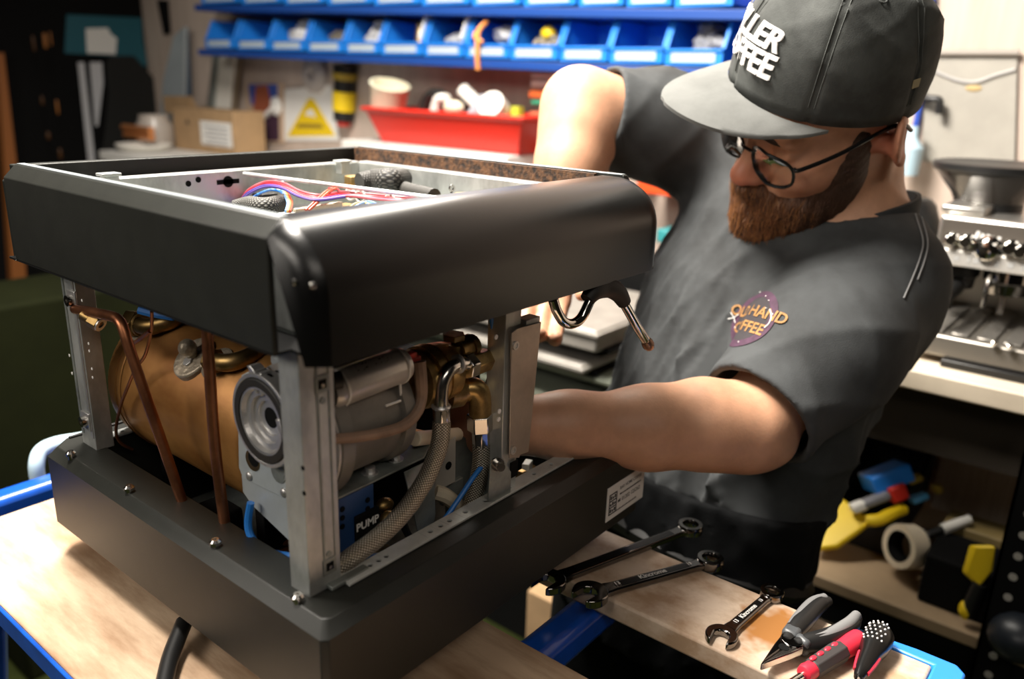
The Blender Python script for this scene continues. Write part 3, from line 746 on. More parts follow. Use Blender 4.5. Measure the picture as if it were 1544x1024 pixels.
MB().tube([PY(666, 636, .044), PY(664, 662, .043), PY(656, 692, .042), PY(640, 726, .040), PY(612, 768, .038), PY(575, 806, .038), PY(536, 836, .040), PY(505, 858, .044), PY(480, 872, .05)], .0069, 16, 10).build('braided_hose', BRAID, M)
# lower outlet: brass cylinder, elbow, nut, second hose
lo = MB().lathe(PY(672, 592, .066), PY(716, 583, .058) - PY(672, 592, .066), [(0, .0135), (.012, .0135), (.0125, .011), (.018, .011), (.0185, .0098), (.026, .0098)], 24).build('outlet_body', BRASS, ph, ang=30)
MB().tube([PY(700, 586, .060), PY(714, 586, .055), PY(722, 593, .052), PY(724, 606, .051), PY(724, 627, .05)], .0092, 16).build('brass_elbow', BRASS, M)
hn = MB().cyl(PY(724, 624, .05), PY(725, 648, .05), .0112, n=6, ph=.25).build('hex_nut', STEEL, M, bevel=.0008)
MB().cyl(PY(725, 646, .05), PY(726, 672, .05), .0076, n=8).build('crimp_ferrule', STEEL, M, bevel=.0008)
MB().tube([PY(726, 668, .05), PY(725, 700, .05), PY(718, 738, .05), PY(708, 775, .05), PY(698, 805, .052), PY(690, 830, .055)], .0074, 16, 10).build('braided_hose', BRAID, M)
# cables by the near-right post
MB().tube([PY(741, 470, .045), PY(744, 500, .045), PY(750, 540, .044), PY(752, 580, .044), PY(749, 620, .044), PY(744, 655, .045), PY(735, 690, .046), PY(712, 722, .046), PY(690, 755, .046), PY(664, 790, .047), PY(630, 818, .05), PY(590, 834, .055), PY(540, 842, .06)], .0021, 9).build('blue_cable', BLUEW, M)
MB().tube([PY(747, 470, .048), PY(748, 520, .048), PY(745, 575, .048), PY(747, 640, .048), PY(750, 690, .05), PY(748, 730, .055)], .0052, 10).build('black_cable', BLACK, M)
MB().tube([PY(754, 530, .046), PY(753, 600, .046), PY(752, 650, .047)], .0018, 8).build('blue_cable', DBLUEW, M)
for py in (605, 620, 632):
    c = PY(749, py, .046); MB().torus(c, (0, 0, 1), .006, .0012, 16, 6).build('cable_tie', mat('clear nylon', (.45, .5, .48), .4), M)
MB().tube([PY(733, 586, .062), PY(740, 560, .066), PY(744, 530, .07)], .0022, 8).build('grey_cable', PAPER, M)
# blue loop under the motor bracket
MB().tube([PX(378, 758, .038), PX(374, 785, .036), PX(377, 806, .035), PX(390, 823, .036), PX(415, 835, .038), PX(450, 840, .042), PX(480, 841, .05)], .0028, 9).build('blue_cable', BLUEW, M)

# ---- motor stand: folded shelf, legs, controls below
sh = MB().prism([(PZ(a, b, .0555).x, PZ(a, b, .0555).y) for a, b in ((488, 762), (640, 690), (648, 672), (590, 640), (497, 676))], (0, 0, .0545), (1, 0, 0), (0, 1, 0), .0016).build('motor_shelf', GALVD, M, bevel=.0004)
MB().prism([(PY(a, b, .055).x, PY(a, b, .055).z) for a, b in ((608, 712), (652, 690), (655, 775), (650, 800), (634, 826))], (0, .055, 0), (1, 0, 0), (0, 0, 1), .0015).build('shelf_leg', GALVD, sh, bevel=.0004)
MB().box(PY(657, 672, .075), PY(682, 725, .079)).build('valve_plate', mat('dusty white plate', (.50, .46, .40), .6), M, bevel=.001)
p = PY(676, 702, .0745); MB().cyl(p + V(0, -.0006, 0), p, .0035, n=12).build('plate_hole', BLACKM, M)
MB().cyl(PY(612, 655, .078), PY(655, 664, .08), .006, n=12).build('relief_tube', BRASSD, M)
MB().cyl(PY(625, 662, .07), PY(690, 655, .085), .006, n=12).build('valve_body', CREAM, M, bevel=.001)
MB().box(PY(684, 668, .09), PY(742, 740, .10)).build('control_box', GALVD, M, bevel=.001)
for px, py in ((558, 713), (596, 693)):
    p = PZ(px, py, .056); b_ = MB().lathe(p, (0, 0, 1), [(0, .0065), (.001, .0065), (.001, .004), (.005, .004), (.005, .0015)], 10).build('shelf_bolt', ALU, sh)
clu = MB().tube([PZ(590, 690, .058), PZ(600, 676, .064), PZ(606, 668, .07), PZ(600, 655, .074)], .0035, 8).build('clear_clip', mat('clear plastic', (.6, .62, .6), .2, trans=.5), sh)
bx = MB().box((.048, .058, .008), (.094, .095, .0535)).build('terminal_box', mat('navy plastic', (.012, .05, .16), .5), M, bevel=.001)
bb = MB()
for i in range(2):
    for j in range(3):
        p = PY(516 + 38 * i, 768 + 13 * j - 14 * i, .0578); bb.cyl(p + V(0, -.0005, 0), p, .0022, n=8)
bb.build('terminal_hole', BLACKM, bx)
pb = MB().box(PY(537, 781, .0555), PY(574, 826, .0555) + V(0, .02, 0)).build('pump_label_block', BLACKM, M, bevel=.001)
text_on(MB(), 'PUMP', PY(554, 789, .0553), (1, 0, 0), (0, 0, 1), .0085, .03, .0003).build('printing', PAPER, pb)
MB().ell(PY(580, 762, .072), (.008, .006, .006), 12, 8).build('brass_tap', BRASSD, M)
MB().ell(PY(585, 785, .062), (.008, .006, .008), 12, 8).build('amber_knob', BRASS, M)
MB().tube([PY(655, 742, .075), PY(672, 748, .07), PY(690, 762, .068)], .0065, 10).build('pale_hose', CREAM, M)
MB().box(PY(668, 735, .08), PY(692, 745, .085)).build('sensor', GALVD, M, bevel=.001)
MB().tube([PY(604, 770, .06), PY(612, 800, .058), PY(628, 825, .06)], .003, 8).build('black_cable', BLACK, M)
MB().box((.17, .16, -.058), (.33, .33, .06)).build('heat_exchanger', BLACKM, M, bevel=.004)
MB().ell(PY(800, 712, .09), (.008, .008, .008), 12, 8).build('brass_tap', BRASSD, M)
p = PY(795, 703, .075); MB().obox(p, (.012, .008, .009), V(.9, .3, .1), V(-.3, .9, 0), V(0, 0, 1)).build('white_connector', WHITEP, M, bevel=.001)
p = PY(783, 716, .07); MB().cyl(p - V(0, .006, 0), p, .006, n=6).build('hex_nut', BRASS, M, bevel=.0006)
MB().tube([PY(800, 712, .08), PY(812, 706, .08), PY(822, 707, .08)], .0015, 6).build('steel_clip', STEEL, M)

# ---- steam wand under the right end
sw = MB().tube([PY(834, 452, .012), PY(840, 470, .010), PY(850, 485, .008), PY(864, 488, .006), (PY(878, 477, .004)), PY(893, 447, .002), PY(903, 437, .002), PY(918, 434, .0), PY(932, 444, -.002), PY(944, 463, -.004), PY(962, 495, -.008), PY(976, 517, -.010)], .0042, 14).build('steam_wand', CHROME, M)
MB().tube([PY(885, 452, .003), PY(895, 440, .002), PY(907, 434, .002), PY(920, 434, 0), PY(932, 442, -.002), PY(941, 456, -.003)], .0088, 14, rf=lambda t: .7 + .3 * math.sin(PI * t)).build('rubber_grip', RUBBER, sw)
p = PY(977, 519, -.0105); a_ = (PY(978, 522, -.0105) - PY(970, 507, -.0095)).normalized()
MB().lathe(p - a_ * .006, a_, [(0, .0043), (.003, .0053), (.007, .0056), (.011, .0042), (.0125, .002)], 16).build('steam_tip', mat('worn wand tip', (.30, .18, .12), .35, .8), sw)
# power lead leaving below the tray
MB().tube([PZ(278, 938, -.085), PZ(268, 962, -.088), PZ(256, 995, -.0905), PZ(246, 1040, -.0925), PZ(236, 1100, -.0925)], .0066, 12).build('power_lead', BLACK, M)
# ================================================================== FOLDING BENCH
BZT = -.10
ply = mat('worn plywood top', (0.60, 0.44, 0.30), 0.6, 0, col2=(0.30, 0.18, 0.10), vscale=8, detail=7, stretch=(3.5, .7, 1), bump=.15, bscale=90)
plank_m = mat('stained plank top', (0.66, 0.52, 0.40), 0.55, 0, col2=(0.40, 0.26, 0.16), vscale=26, detail=8, stretch=(1.2, .8, 1), bump=.15, bscale=90)
# rusty spill: a stain with a shape of its own on the plank
nt = plank_m.node_tree; bs = nt.nodes['Principled BSDF']
src = bs.inputs['Base Color'].links[0].from_socket
tc = nt.nodes.new('ShaderNodeTexCoord'); mp = nt.nodes.new('ShaderNodeMapping'); gr = nt.nodes.new('ShaderNodeTexGradient'); gr.gradient_type = 'SPHERICAL'
stc = PZ(1165, 945, BZT)
mp.vector_type = 'TEXTURE'; mp.inputs['Location'].default_value = (stc.x - .19, stc.y - .1, 0); mp.inputs['Scale'].default_value = (.042, .030, 1)
nz = nt.nodes.new('ShaderNodeTexNoise'); nz.inputs['Scale'].default_value = 45
ad = nt.nodes.new('ShaderNodeMixRGB'); ad.blend_type = 'LINEAR_LIGHT'; ad.inputs[0].default_value = .028
nt.links.new(tc.outputs['Object'], nz.inputs['Vector']); nt.links.new(tc.outputs['Object'], ad.inputs[1]); nt.links.new(nz.outputs['Color'], ad.inputs[2])
sep = nt.nodes.new('ShaderNodeSeparateXYZ'); cmb = nt.nodes.new('ShaderNodeCombineXYZ')
nt.links.new(ad.outputs[0], sep.inputs[0]); nt.links.new(sep.outputs[0], cmb.inputs[0]); nt.links.new(sep.outputs[1], cmb.inputs[1])
nt.links.new(cmb.outputs[0], mp.inputs[0]); nt.links.new(mp.outputs[0], gr.inputs[0])
rp_ = nt.nodes.new('ShaderNodeValToRGB'); rp_.color_ramp.elements[0].position = .05; rp_.color_ramp.elements[1].position = .35
nt.links.new(gr.outputs['Fac'], rp_.inputs[0])
mxs = nt.nodes.new('ShaderNodeMixRGB'); mxs.inputs[2].default_value = (.36, .15, .035, 1)
nt.links.new(rp_.outputs[0], mxs.inputs[0]); nt.links.new(src, mxs.inputs[1]); nt.links.new(mxs.outputs[0], bs.inputs['Base Color'])

FB = thing('folding_workbench', 'folding workbench with worn plywood jaws and blue tube frame under the espresso machine', 'workbench', (0.19, 0.1, FZ))
ORG['folding_workbench'] = Vector((0.19, 0.1, FZ))
MB().box((-.067, -.30, BZT - .018), (.186, .503, BZT)).build('plywood_jaw', ply, FB, bevel=.0015)
MB().box((.282, -.277, BZT - .020), (.379, .50, BZT)).build('narrow_jaw', plank_m, FB, bevel=.0025)
# blue end cap at the right end of the narrow jaw
cap = [(.392, -.262), (.392, -.292), (.384, -.300), (.30, -.300), (.30, -.2775), (.3795, -.2775), (.3795, -.20), (.385, -.20)]
MB().prism(cap, (0, 0, BZT - .020), (1, 0, 0), (0, 1, 0), .021).build('jaw_end_cap', BLUEP, FB, bevel=.002)
MB().box((-.0705, -.30, BZT - .020), (-.0672, .503, BZT - .001)).build('edge_trim_or_highlight', BLUEPAINT, FB, bevel=.0008)
def rtube(a, b, w, h, name='frame_tube', m=BLUEPAINT): return MB().bar(a, b, w, h).build(name, m, FB, bevel=min(w, h) * .28, seg=3)
t1 = rtube((.0, -.008, BZT - .037), (.372, -.008, BZT - .037), .032, .034)
p = PZ(786, 977, BZT - .0202); MB().lathe(p, (0, 0, 1), [(-.001, .008), (.0008, .008), (.0012, .006), (.0006, .004)], 18).build('rivet', BLUEPAINT, t1)
rtube((-.05, .56, BZT - .018), (.5, .56, BZT - .018), .03, .03)
rtube((-.05, .56, BZT - .018), (-.45, .56, BZT - .018), .022, .022)
rtube((.0, -.27, BZT - .037), (.40, -.27, BZT - .037), .03, .034)
rtube((-.03, -.28, BZT - .037), (-.03, .54, BZT - .037), .026, .034)
for x, y in ((-.03, .50), (.36, .50), (-.03, -.25), (.36, -.25)):
    rtube((x, y, BZT - .05), (x + (.10 if x > 0.1 else -.10), y + (.06 if y > 0 else -.06), FZ), .03, .03, 'leg')
hoop = thing('clamp_handle', 'pale blue plastic hoop handle behind the left back corner of the black base tray', 'handle', (.02, .62, -.10))
h0 = [PY(62, 742, .60), PY(57, 722, .60), PY(55, 700, .60), PY(62, 680, .605), PY(85, 669, .61), PY(118, 663, .615), PY(160, 655, .62), PY(240, 640, .62)]
MB().tube(h0, .0085, 14).build('grip', mat('pale blue plastic', (.52, .68, .75), .4), hoop)
MB().box(h0[0] + V(-.012, -.008, -.035), h0[0] + V(.012, .008, .004)).build('bracket', BLUEP, hoop, bevel=.002)

# ================================================================== HAND TOOLS ON THE NARROW JAW
def spanner(a, b, L_head, R_head, wmid, th, label, text=None, rot=0.0, m=DARKCHROME):
    """combination spanner from open jaw a to ring end b (both rim-relative points on the bench)"""
    a, b = Vector(a), Vector(b); z = BZT + .0005
    a.z = b.z = z
    t = thing('combination_spanner', label, 'spanner', (a + b) / 2, 'combination spanners on the bench')
    U = (b - a).normalized(); W = V(0, 0, 1).cross(U); L = (b - a).length
    # open jaw outline in (u, w), jaw turned 15 degrees
    R = L_head; g = R * .47; A = math.radians(15); pts = []
    arc = []
    for i in range(31):
        an = math.radians(138) - math.radians(276) * i / 30
        arc.append((R * math.cos(an) * (1.0), R * .98 * math.sin(an)))
    # arc runs from upper tip round the back (towards +u) to the lower tip; slot cut toward -u
    slot = [(-R * .86, -g), (R * .05, -g), (R * .32, -g * .5), (R * .32, g * .5), (R * .05, g), (-R * .86, g)]
    outl = arc + slot
    rotp = [(x * math.cos(A) - y * math.sin(A), x * math.sin(A) + y * math.cos(A)) for x, y in outl]
    MB().prism(rotp, a + V(0, 0, 0), U, W, th).build('open_jaw', m, t, bevel=.0012)
    hw = wmid / 2
    sh = [(R * .75, -hw * 1.25), (R * 1.5, -hw), (L - R_head * 1.5, -hw * .85), (L - R_head * .8, -hw), (L - R_head * .8, hw), (L - R_head * 1.5, hw * .85), (R * 1.5, hw), (R * .75, hw * 1.25)]
    s_ = MB().prism(sh, a + V(0, 0, th * .12), U, W, th * .76).build('shank', m, t, bevel=.0014)
    gv = [(R * 1.9, -hw * .55), (L - R_head * 2.1, -hw * .5), (L - R_head * 2.1, hw * .5), (R * 1.9, hw * .55)]
    MB().prism(gv, a + V(0, 0, th * .865), U, W, .0004).build('inset_panel', BLACKS, t)
    zt = th * .865 + .0006
    if text:
        mb = MB()
        text_on(mb, text, a + U * (L * .5) + V(0, 0, zt), U, W, wmid * .62, .02, .0003, spacing=.95)
        text_on(mb, '13', a + U * (R * 1.7) + V(0, 0, zt + .0002), U, W, wmid * .5, .02, .0003)
        text_on(mb, '13', a + U * (L - R_head * 2.0) + V(0, 0, zt + .0002), U, W, wmid * .42, .02, .0003)
        mb.build('etched_lettering', PAPER, t)
    rc_ = b
    MB().lathe(rc_ + V(0, 0, -.0002), (0, 0, 1), [(0, R_head * .64), (0, R_head * .97), (.001, R_head), (th * 1.05, R_head), (th * 1.15, R_head * .96), (th * 1.15, R_head * .66), (th * 1.05, R_head * .62), (.001, R_head * .62), (0, R_head * .64)], 36, False, False).build('ring_end', m, t)
    return t
spanner(PZ(1087, 966, BZT), PZ(1163, 901, BZT), .0135, .0105, .0105, .0065, 'small chrome spanner with etched lettering lying beside the brown stain', 'Kincrome')
spanner(PZ(889, 903, BZT), PZ(1070, 853, BZT), .0165, .0125, .0125, .008, 'large dark spanner, middle of three, its open jaw over the blue rail', 'Kincrome')
spanner(PZ(826, 884, BZT), PZ(1040, 802, BZT), .0165, .0125, .0135, .008, 'large spanner lying half under the espresso machine, farthest from the pliers', None)

# long-nose pliers
pl_ = thing('long_nose_pliers', 'long-nose pliers with grey and black grips lying on the bench near the brown stain', 'pliers', PZ(1200, 975, BZT))
zt = BZT + .010
grip_d = mat('grey soft grip', (.17, .17, .17), .6)
tip = PZ(1147, 1007, zt); piv = PZ(1194, 972, zt)
U = (piv - tip).normalized(); W = V(0, 0, 1).cross(U)
MB().prism([(0, .0), (.030, -.0075), (.044, -.010), (.050, -.004), (.03, -.0005)], tip + V(0, 0, -.0035), U, W, .007).build('jaw', STEEL, pl_, bevel=.001)
MB().prism([(0, .0005), (.03, .0003), (.050, .004), (.044, .010), (.030, .0075)], tip + V(0, 0, -.0035), U, W, .007).build('jaw', DARKCHROME, pl_, bevel=.001)
MB().cyl(piv - V(0, 0, .005), piv + V(0, 0, .005), .0095, n=22).build('pivot', DARKCHROME, pl_, bevel=.001)
MB().cyl(tip.lerp(piv, .72) + V(0, 0, .003), tip.lerp(piv, .72) + V(0, 0, .0038), .0042, n=16).build('cutter_recess', BLACKM, pl_)
g1 = [piv - U * .002 + W * .004, PZ(1199, 950, zt), PZ(1212, 935, zt), PZ(1232, 914, zt), PZ(1250, 906, zt)]
g2 = [piv - W * .003, PZ(1218, 970, zt), PZ(1250, 962, zt), PZ(1280, 945, zt), PZ(1293, 931, zt)]
for g in (g1, g2):
    MB().tube(g, .0075, 14, 8, rf=lambda t: .8 + .3 * math.sin(PI * min(1, t * 1.1)) - .25 * max(0, t - .85) / .15).build('grip', BLACK, pl_)
MB().tube([p + V(-.0012, .0035, .0022) for p in g1[1:]], .0052, 12, 8, rf=lambda t: .75 + .25 * math.sin(PI * t)).build('grip_inlay', grip_d, pl_)
MB().tube([p + V(-.002, .0005, .0032) for p in g2[1:]], .0055, 12, 8, rf=lambda t: .75 + .25 * math.sin(PI * t)).build('grip_inlay', grip_d, pl_)
for g in (g1, g2):
    a_, b_ = g[0].lerp(g[1], .25), g[0].lerp(g[1], .85)
    MB().bar(a_, b_, .0135, .0145).build('grip_shoulder', mat('dark grip', (.07, .075, .08), .4), pl_, bevel=.003)

# red and black screwdriver
sd = thing('screwdriver', 'red and black handled screwdriver lying between the pliers and the ball-ended driver', 'screwdriver', PZ(1255, 990, BZT))
zt = BZT + .0088
a, b = PZ(1212, 1017, zt), PZ(1297, 963, zt); ax = (b - a).normalized()
redg = mat('red grip', (.60, .02, .045), .42); dkg = mat('dark rubber grip', (.035, .03, .03), .6)
Ls = (b - a).length
MB().lathe(a, ax, [(-.001, .0045), (0, .0062), (.004, .0072), (.008, .0066), (Ls * .7, .0078), (Ls * .85, .0086), (Ls * .97, .0084), (Ls, .0065), (Ls + .001, .004)], 22).build('handle', redg, sd)
MB().lathe(a, ax, [(.010, .0068), (.011, .0078), (Ls * .55, .0088), (Ls * .64, .0086), (Ls * .645, .0078)], 8, ph=.2).build('grip', dkg, sd, bevel=.0006)
sdx = ax.cross(V(0, 0, 1)).normalized(); ux = sdx.cross(ax)
for k in range(4):
    p = a + ax * (.013 + k * Ls * .125) + ux * .0078 - sdx * .002
    MB().ell(p, (.0038, .0022, .0012), 12, 6, (ax, sdx, ux)).build('grip_window', redg, sd)
MB().cyl(a - ax * .085, a, .0028, n=14).build('shaft', CHROME, sd)
# ball-ended black driver with dimples
bd = thing('ratchet_driver', 'black ball-ended driver with dimpled grip, nearest the blue bench end', 'screwdriver', PZ(1310, 980, BZT))
zt = BZT + .0118
a, b = PZ(1296, 1019, zt), PZ(1328, 955, zt); ax = (b - a).normalized(); Ls = (b - a).length
pr = [(-.003, .0035), (0, .0042), (.008, .0058), (Ls * .45, .0078), (Ls * .62, .0105), (Ls * .80, .0118), (Ls * .95, .0112), (Ls * 1.04, .0082), (Ls * 1.09, .004)]
h = MB().lathe(a, ax, pr, 28).build('handle', BLACKS, bd)
sdx = ax.cross(V(0, 0, 1)).normalized(); ux = sdx.cross(ax)
dm = MB()
for i in range(6):
    for j in range(-2, 3):
        t = Ls * (.62 + i * .075); r = .0105 + .0013 * min(1, i * .35) - (.0012 if i > 4 else 0); th = math.radians(100 + j * 19 + (9 if i % 2 else 0))
        dm.ell(a + ax * t + (sdx * math.cos(th) + ux * math.sin(th)) * (r + .0002), .0009, 8, 5)
so_ = dm.build('grip_dots', PAPER, bd); so_['kind'] = 'stuff'
for s_ in (1, -1): MB().tube([a + ax * .004 - sdx * .0045 * s_ + ux * .001, a + ax * .016 - sdx * .0062 * s_ + ux * .001, a + ax * .028 - sdx * .0072 * s_ + ux * .001], .0016, 8).build('red_stripe', redg, bd)
MB().cyl(a - ax * .05, a, .0022, n=12).build('shaft', CHROME, bd)
# ================================================================== THE MAN
from mathutils.bvhtree import BVHTree
def npv(v): return np.array(v, dtype=np.float32)
class Field:
    """signed distance grid; primitives are blended in locally, then turned into one surface"""
    def __init__(s, lo, hi, h):
        s.lo = npv(lo); s.h = h; s.n = np.ceil((npv(hi) - s.lo) / h).astype(int) + 1
        s.D = np.full(tuple(s.n), 9.0, np.float32)
    def sl(s, a, b, pad):
        i0 = np.clip(np.floor((npv(a) - pad - s.lo) / s.h).astype(int), 0, s.n); i1 = np.clip(np.ceil((npv(b) + pad - s.lo) / s.h).astype(int) + 1, 0, s.n)
        ix = tuple(slice(i, j) for i, j in zip(i0, i1))
        g = [s.lo[k] + s.h * np.arange(i0[k], i1[k], dtype=np.float32) for k in range(3)]
        return ix, np.stack(np.meshgrid(*g, indexing='ij'), -1)
    def mix(s, ix, d, k, op):
        a = s.D[ix]
        if op == 'add':
            if k <= 0: s.D[ix] = np.minimum(a, d); return
            t = np.clip(.5 + .5 * (a - d) / k, 0, 1); s.D[ix] = a * (1 - t) + d * t - k * t * (1 - t)
        elif op == 'sub':
            d = -d
            if k <= 0: s.D[ix] = np.maximum(a, d); return
            t = np.clip(.5 - .5 * (a - d) / k, 0, 1); s.D[ix] = a * (1 - t) + d * t + k * t * (1 - t)
        else: s.D[ix] = np.maximum(a, d)
    def cone(s, a, b, ra, rb, k=.015, op='add', disp=None):
        a, b = npv(a), npv(b); r = max(ra, rb)
        ix, p = s.sl(np.minimum(a, b) - r, np.maximum(a, b) + r, k + .012)
        ab = b - a; t = np.clip(((p - a) @ ab) / float(ab @ ab), 0, 1)
        d = np.linalg.norm(p - a - t[..., None] * ab, axis=-1) - (ra + (rb - ra) * t)
        if disp is not None: d = d + disp(p)
        s.mix(ix, d, k, op)
    def chain(s, pts, rs, k=.015, **kw):
        for a, b, ra, rb in zip(pts[:-1], pts[1:], rs[:-1], rs[1:]): s.cone(a, b, ra, rb, k, **kw)
    def ell(s, c, A, r, k=.015, op='add', disp=None):
        c = npv(c); A = np.array([npv(x) for x in A]); r = npv(r); R = float(r.max())
        ix, p = s.sl(c - R, c + R, k + .012)
        q = (p - c) @ A.T
        k0 = np.linalg.norm(q / r, axis=-1); k1 = np.linalg.norm(q / (r * r), axis=-1) + 1e-9
        d = k0 * (k0 - 1) / k1
        if disp is not None: d = d + disp(p)
        s.mix(ix, d, k, op)
    def loft(s, c0, c1, lat, secs, k=.02, disp=None, op='add'):
        """elliptic sections (t, half-lateral, half-depth, shift-forward) along c0-c1"""
        c0, c1 = npv(c0), npv(c1); ax = c1 - c0; L = float(np.linalg.norm(ax)); ax = ax / L
        lat = npv(lat); lat = lat - ax * (lat @ ax); lat /= np.linalg.norm(lat); fr = np.cross(ax, lat)
        R = max(max(q[1], q[2]) for q in secs)
        ix, p = s.sl(np.minimum(c0, c1) - R, np.maximum(c0, c1) + R, k + .012)
        q = p - c0; t = (q @ ax) / L; tt = [x[0] for x in secs]
        a = np.interp(t, tt, [x[1] for x in secs]); b = np.interp(t, tt, [x[2] for x in secs]); sh = np.interp(t, tt, [x[3] for x in secs])
        u = q @ lat; v = q @ fr - sh
        m = np.sqrt((u / a) ** 2 + (v / b) ** 2) + 1e-6
        g = np.sqrt((u / (a * a)) ** 2 + (v / (b * b)) ** 2) + 1e-6
        d = m * (m - 1) / g
        cap = np.maximum(secs[0][0] - t, t - secs[-1][0]) * L
        d = np.maximum(d, cap)
        if disp is not None: d = d + disp(p)
        s.mix(ix, d.astype(np.float32), k, op)
    def plane(s, p0, n, a, b, pad=.0):
        """cut away everything on the n side of the plane inside box a..b"""
        ix, p = s.sl(a, b, pad); n = npv(n) / np.linalg.norm(npv(n))
        s.mix(ix, ((p - npv(p0)) @ n).astype(np.float32), 0, 'int')
    def mesh(s):
        D = s.D; ins = D < 0
        cnt = np.zeros(tuple(s.n - 1), np.uint8)
        for i in (0, 1):
            for j in (0, 1):
                for k in (0, 1): cnt += ins[i:s.n[0] - 1 + i, j:s.n[1] - 1 + j, k:s.n[2] - 1 + k]
        cells = np.argwhere((cnt > 0) & (cnt < 8)); idx = np.full(tuple(s.n - 1), -1, np.int64); idx[tuple(cells.T)] = np.arange(len(cells))
        acc = np.zeros((len(cells), 3), np.float64); w_ = np.zeros(len(cells))
        corners = [(i, j, k) for i in (0, 1) for j in (0, 1) for k in (0, 1)]
        val = {c: D[cells[:, 0] + c[0], cells[:, 1] + c[1], cells[:, 2] + c[2]].astype(np.float64) for c in corners}
        for c in corners:
            for ax in range(3):
                if c[ax] == 0:
                    e = list(c); e[ax] = 1; e = tuple(e); va, vb = val[c], val[e]; cr = (va < 0) != (vb < 0)
                    t = np.where(cr, va / np.where(cr, va - vb, 1), 0); pt = np.array(c, float)[None, :].repeat(len(cells), 0); pt[:, ax] += t
                    acc[cr] += pt[cr]; w_[cr] += 1
        verts = (cells + acc / w_[:, None]) * s.h + s.lo
        faces = []
        for ax in range(3):
            sl0 = [slice(None)] * 3; sl1 = [slice(None)] * 3; sl0[ax] = slice(0, -1); sl1[ax] = slice(1, None)
            A = ins[tuple(sl0)]; B = ins[tuple(sl1)]
            e = np.argwhere(A != B); o1, o2 = [(1, 2), (2, 0), (0, 1)][ax]
            e = e[(e[:, o1] > 0) & (e[:, o2] > 0) & (e[:, o1] < s.n[o1] - 1) & (e[:, o2] < s.n[o2] - 1)]
            fl = A[tuple(e.T)]
            def at(d1, d2):
                q = e.copy(); q[:, o1] -= d1; q[:, o2] -= d2; return idx[tuple(q.T)]
            quad = np.stack([at(1, 1), at(0, 1), at(0, 0), at(1, 0)], 1)
            quad[~fl] = quad[~fl][:, ::-1]; faces.append(quad)
        f = np.concatenate(faces); f = f[(f >= 0).all(1)]
        return verts, f
def smoothv(v, f, it=1, lam=.5):
    for _ in range(it):
        acc = np.zeros_like(v); c = np.zeros(len(v))
        for i in range(4):
            for j in ((i + 1) % 4, (i + 3) % 4):
                np.add.at(acc, f[:, i], v[f[:, j]]); np.add.at(c, f[:, i], 1)
        v = v * (1 - lam) + lam * acc / np.maximum(c, 1)[:, None]
    return v
def field_obj(name, F_, m, parent, it=1, attr=None):
    v, f = F_.mesh(); v = smoothv(v, f, it)
    me = bpy.data.meshes.new(name); org = np.array(ORG[parent.name])
    me.from_pydata((v - org).tolist(), [], f.tolist()); me.polygons.foreach_set('use_smooth', [True] * len(me.polygons))
    me.materials.append(m)
    if attr is not None:
        a = me.attributes.new('blush', 'FLOAT', 'POINT'); a.data.foreach_set('value', attr(v).astype(np.float32))
    o = bpy.data.objects.new(name, me); COL.objects.link(o); o.parent = parent; ORG[o.name] = ORG[parent.name]
    return o, v, f
def cam2w(x, y, z): return (CR * x + CD * y + CF * z)

# --- joints
Hc = P(1250, 157, .86)
hF = cam2w(-.872, .475, -.115).normalized(); hL = cam2w(.44, .63, -.63); hL = (hL - hF * hL.dot(hF)).normalized(); hU = hF.cross(hL).normalized()
def H(f, l, u): return Hc + hF * f + hL * l + hU * u
HA = (hF, hL, hU)
SL, SR = P(1328, 430, .90), P(1075, 212, 1.06)
EL, WL = P(1122, 647, .80), P(762, 641, .742)
ER, WR = P(880, 167, 1.0), P(838, 345, .965)
NB = P(1284, 322, .945)
T0, T1 = P(1210, 330, 1.0), P(1022, 830, 1.06)
lat = (SL - SR).normalized()
axT = (T1 - T0).normalized(); latT = (lat - axT * lat.dot(axT)).normalized(); frT = axT.cross(latT).normalized()
if frT.dot(cam2w(-.6, 0, -.8)) < 0: frT = -frT

skin = mat('skin', (.60, .325, .20), .5, 0, var=.12, vscale=55, bump=.12, bscale=420, sss=.08, dist=.0012)
nt = skin.node_tree; bs = nt.nodes['Principled BSDF']; src = bs.inputs['Base Color'].links[0].from_socket
at_ = nt.nodes.new('ShaderNodeAttribute'); at_.attribute_name = 'blush'
mx = nt.nodes.new('ShaderNodeMixRGB'); mx.inputs[2].default_value = (.52, .13, .075, 1)
nt.links.new(at_.outputs['Fac'], mx.inputs[0]); nt.links.new(src, mx.inputs[1]); nt.links.new(mx.outputs[0], bs.inputs['Base Color'])

fx_, fy_ = (T1.x, T1.y)
man = thing('person', 'bearded man in cap, glasses and grey t-shirt reaching into the espresso machine', 'person', (T1.x, T1.y, FZ))

# --- body: head, neck, trunk, arms and hands, one surface
allp = [Hc, SL, SR, EL, WL, ER, WR, T0, T1, H(.12, 0, -.1), P(650, 600, .74), P(830, 430, .95)]
lo = [min(p[i] for p in allp) - .14 for i in range(3)]; hi = [max(p[i] for p in allp) + .14 for i in range(3)]
B = Field(lo, hi, .0031)
B.ell(H(.0, 0, .04), HA, (.089, .075, .082), .01)
B.ell(H(.022, 0, -.03), HA, (.070, .064, .080), .03)
B.ell(H(.040, 0, -.078), HA, (.048, .046, .036), .03)
for s_ in (1, -1): B.ell(H(.060, .036 * s_, -.030), HA, (.026, .024, .022), .02)
B.cone(H(.082, -.038, .022), H(.082, .038, .022), .011, .011, .018)
for s_ in (1, -1): B.ell(H(.098, .031 * s_, .002), HA, (.018, .017, .013), .012, 'sub')
for s_ in (1, -1): B.ell(H(.079, .031 * s_, .002), HA, (.0115, .014, .011), .006)
B.cone(H(.086, 0, .008), H(.106, 0, -.030), .0085, .0115, .012)
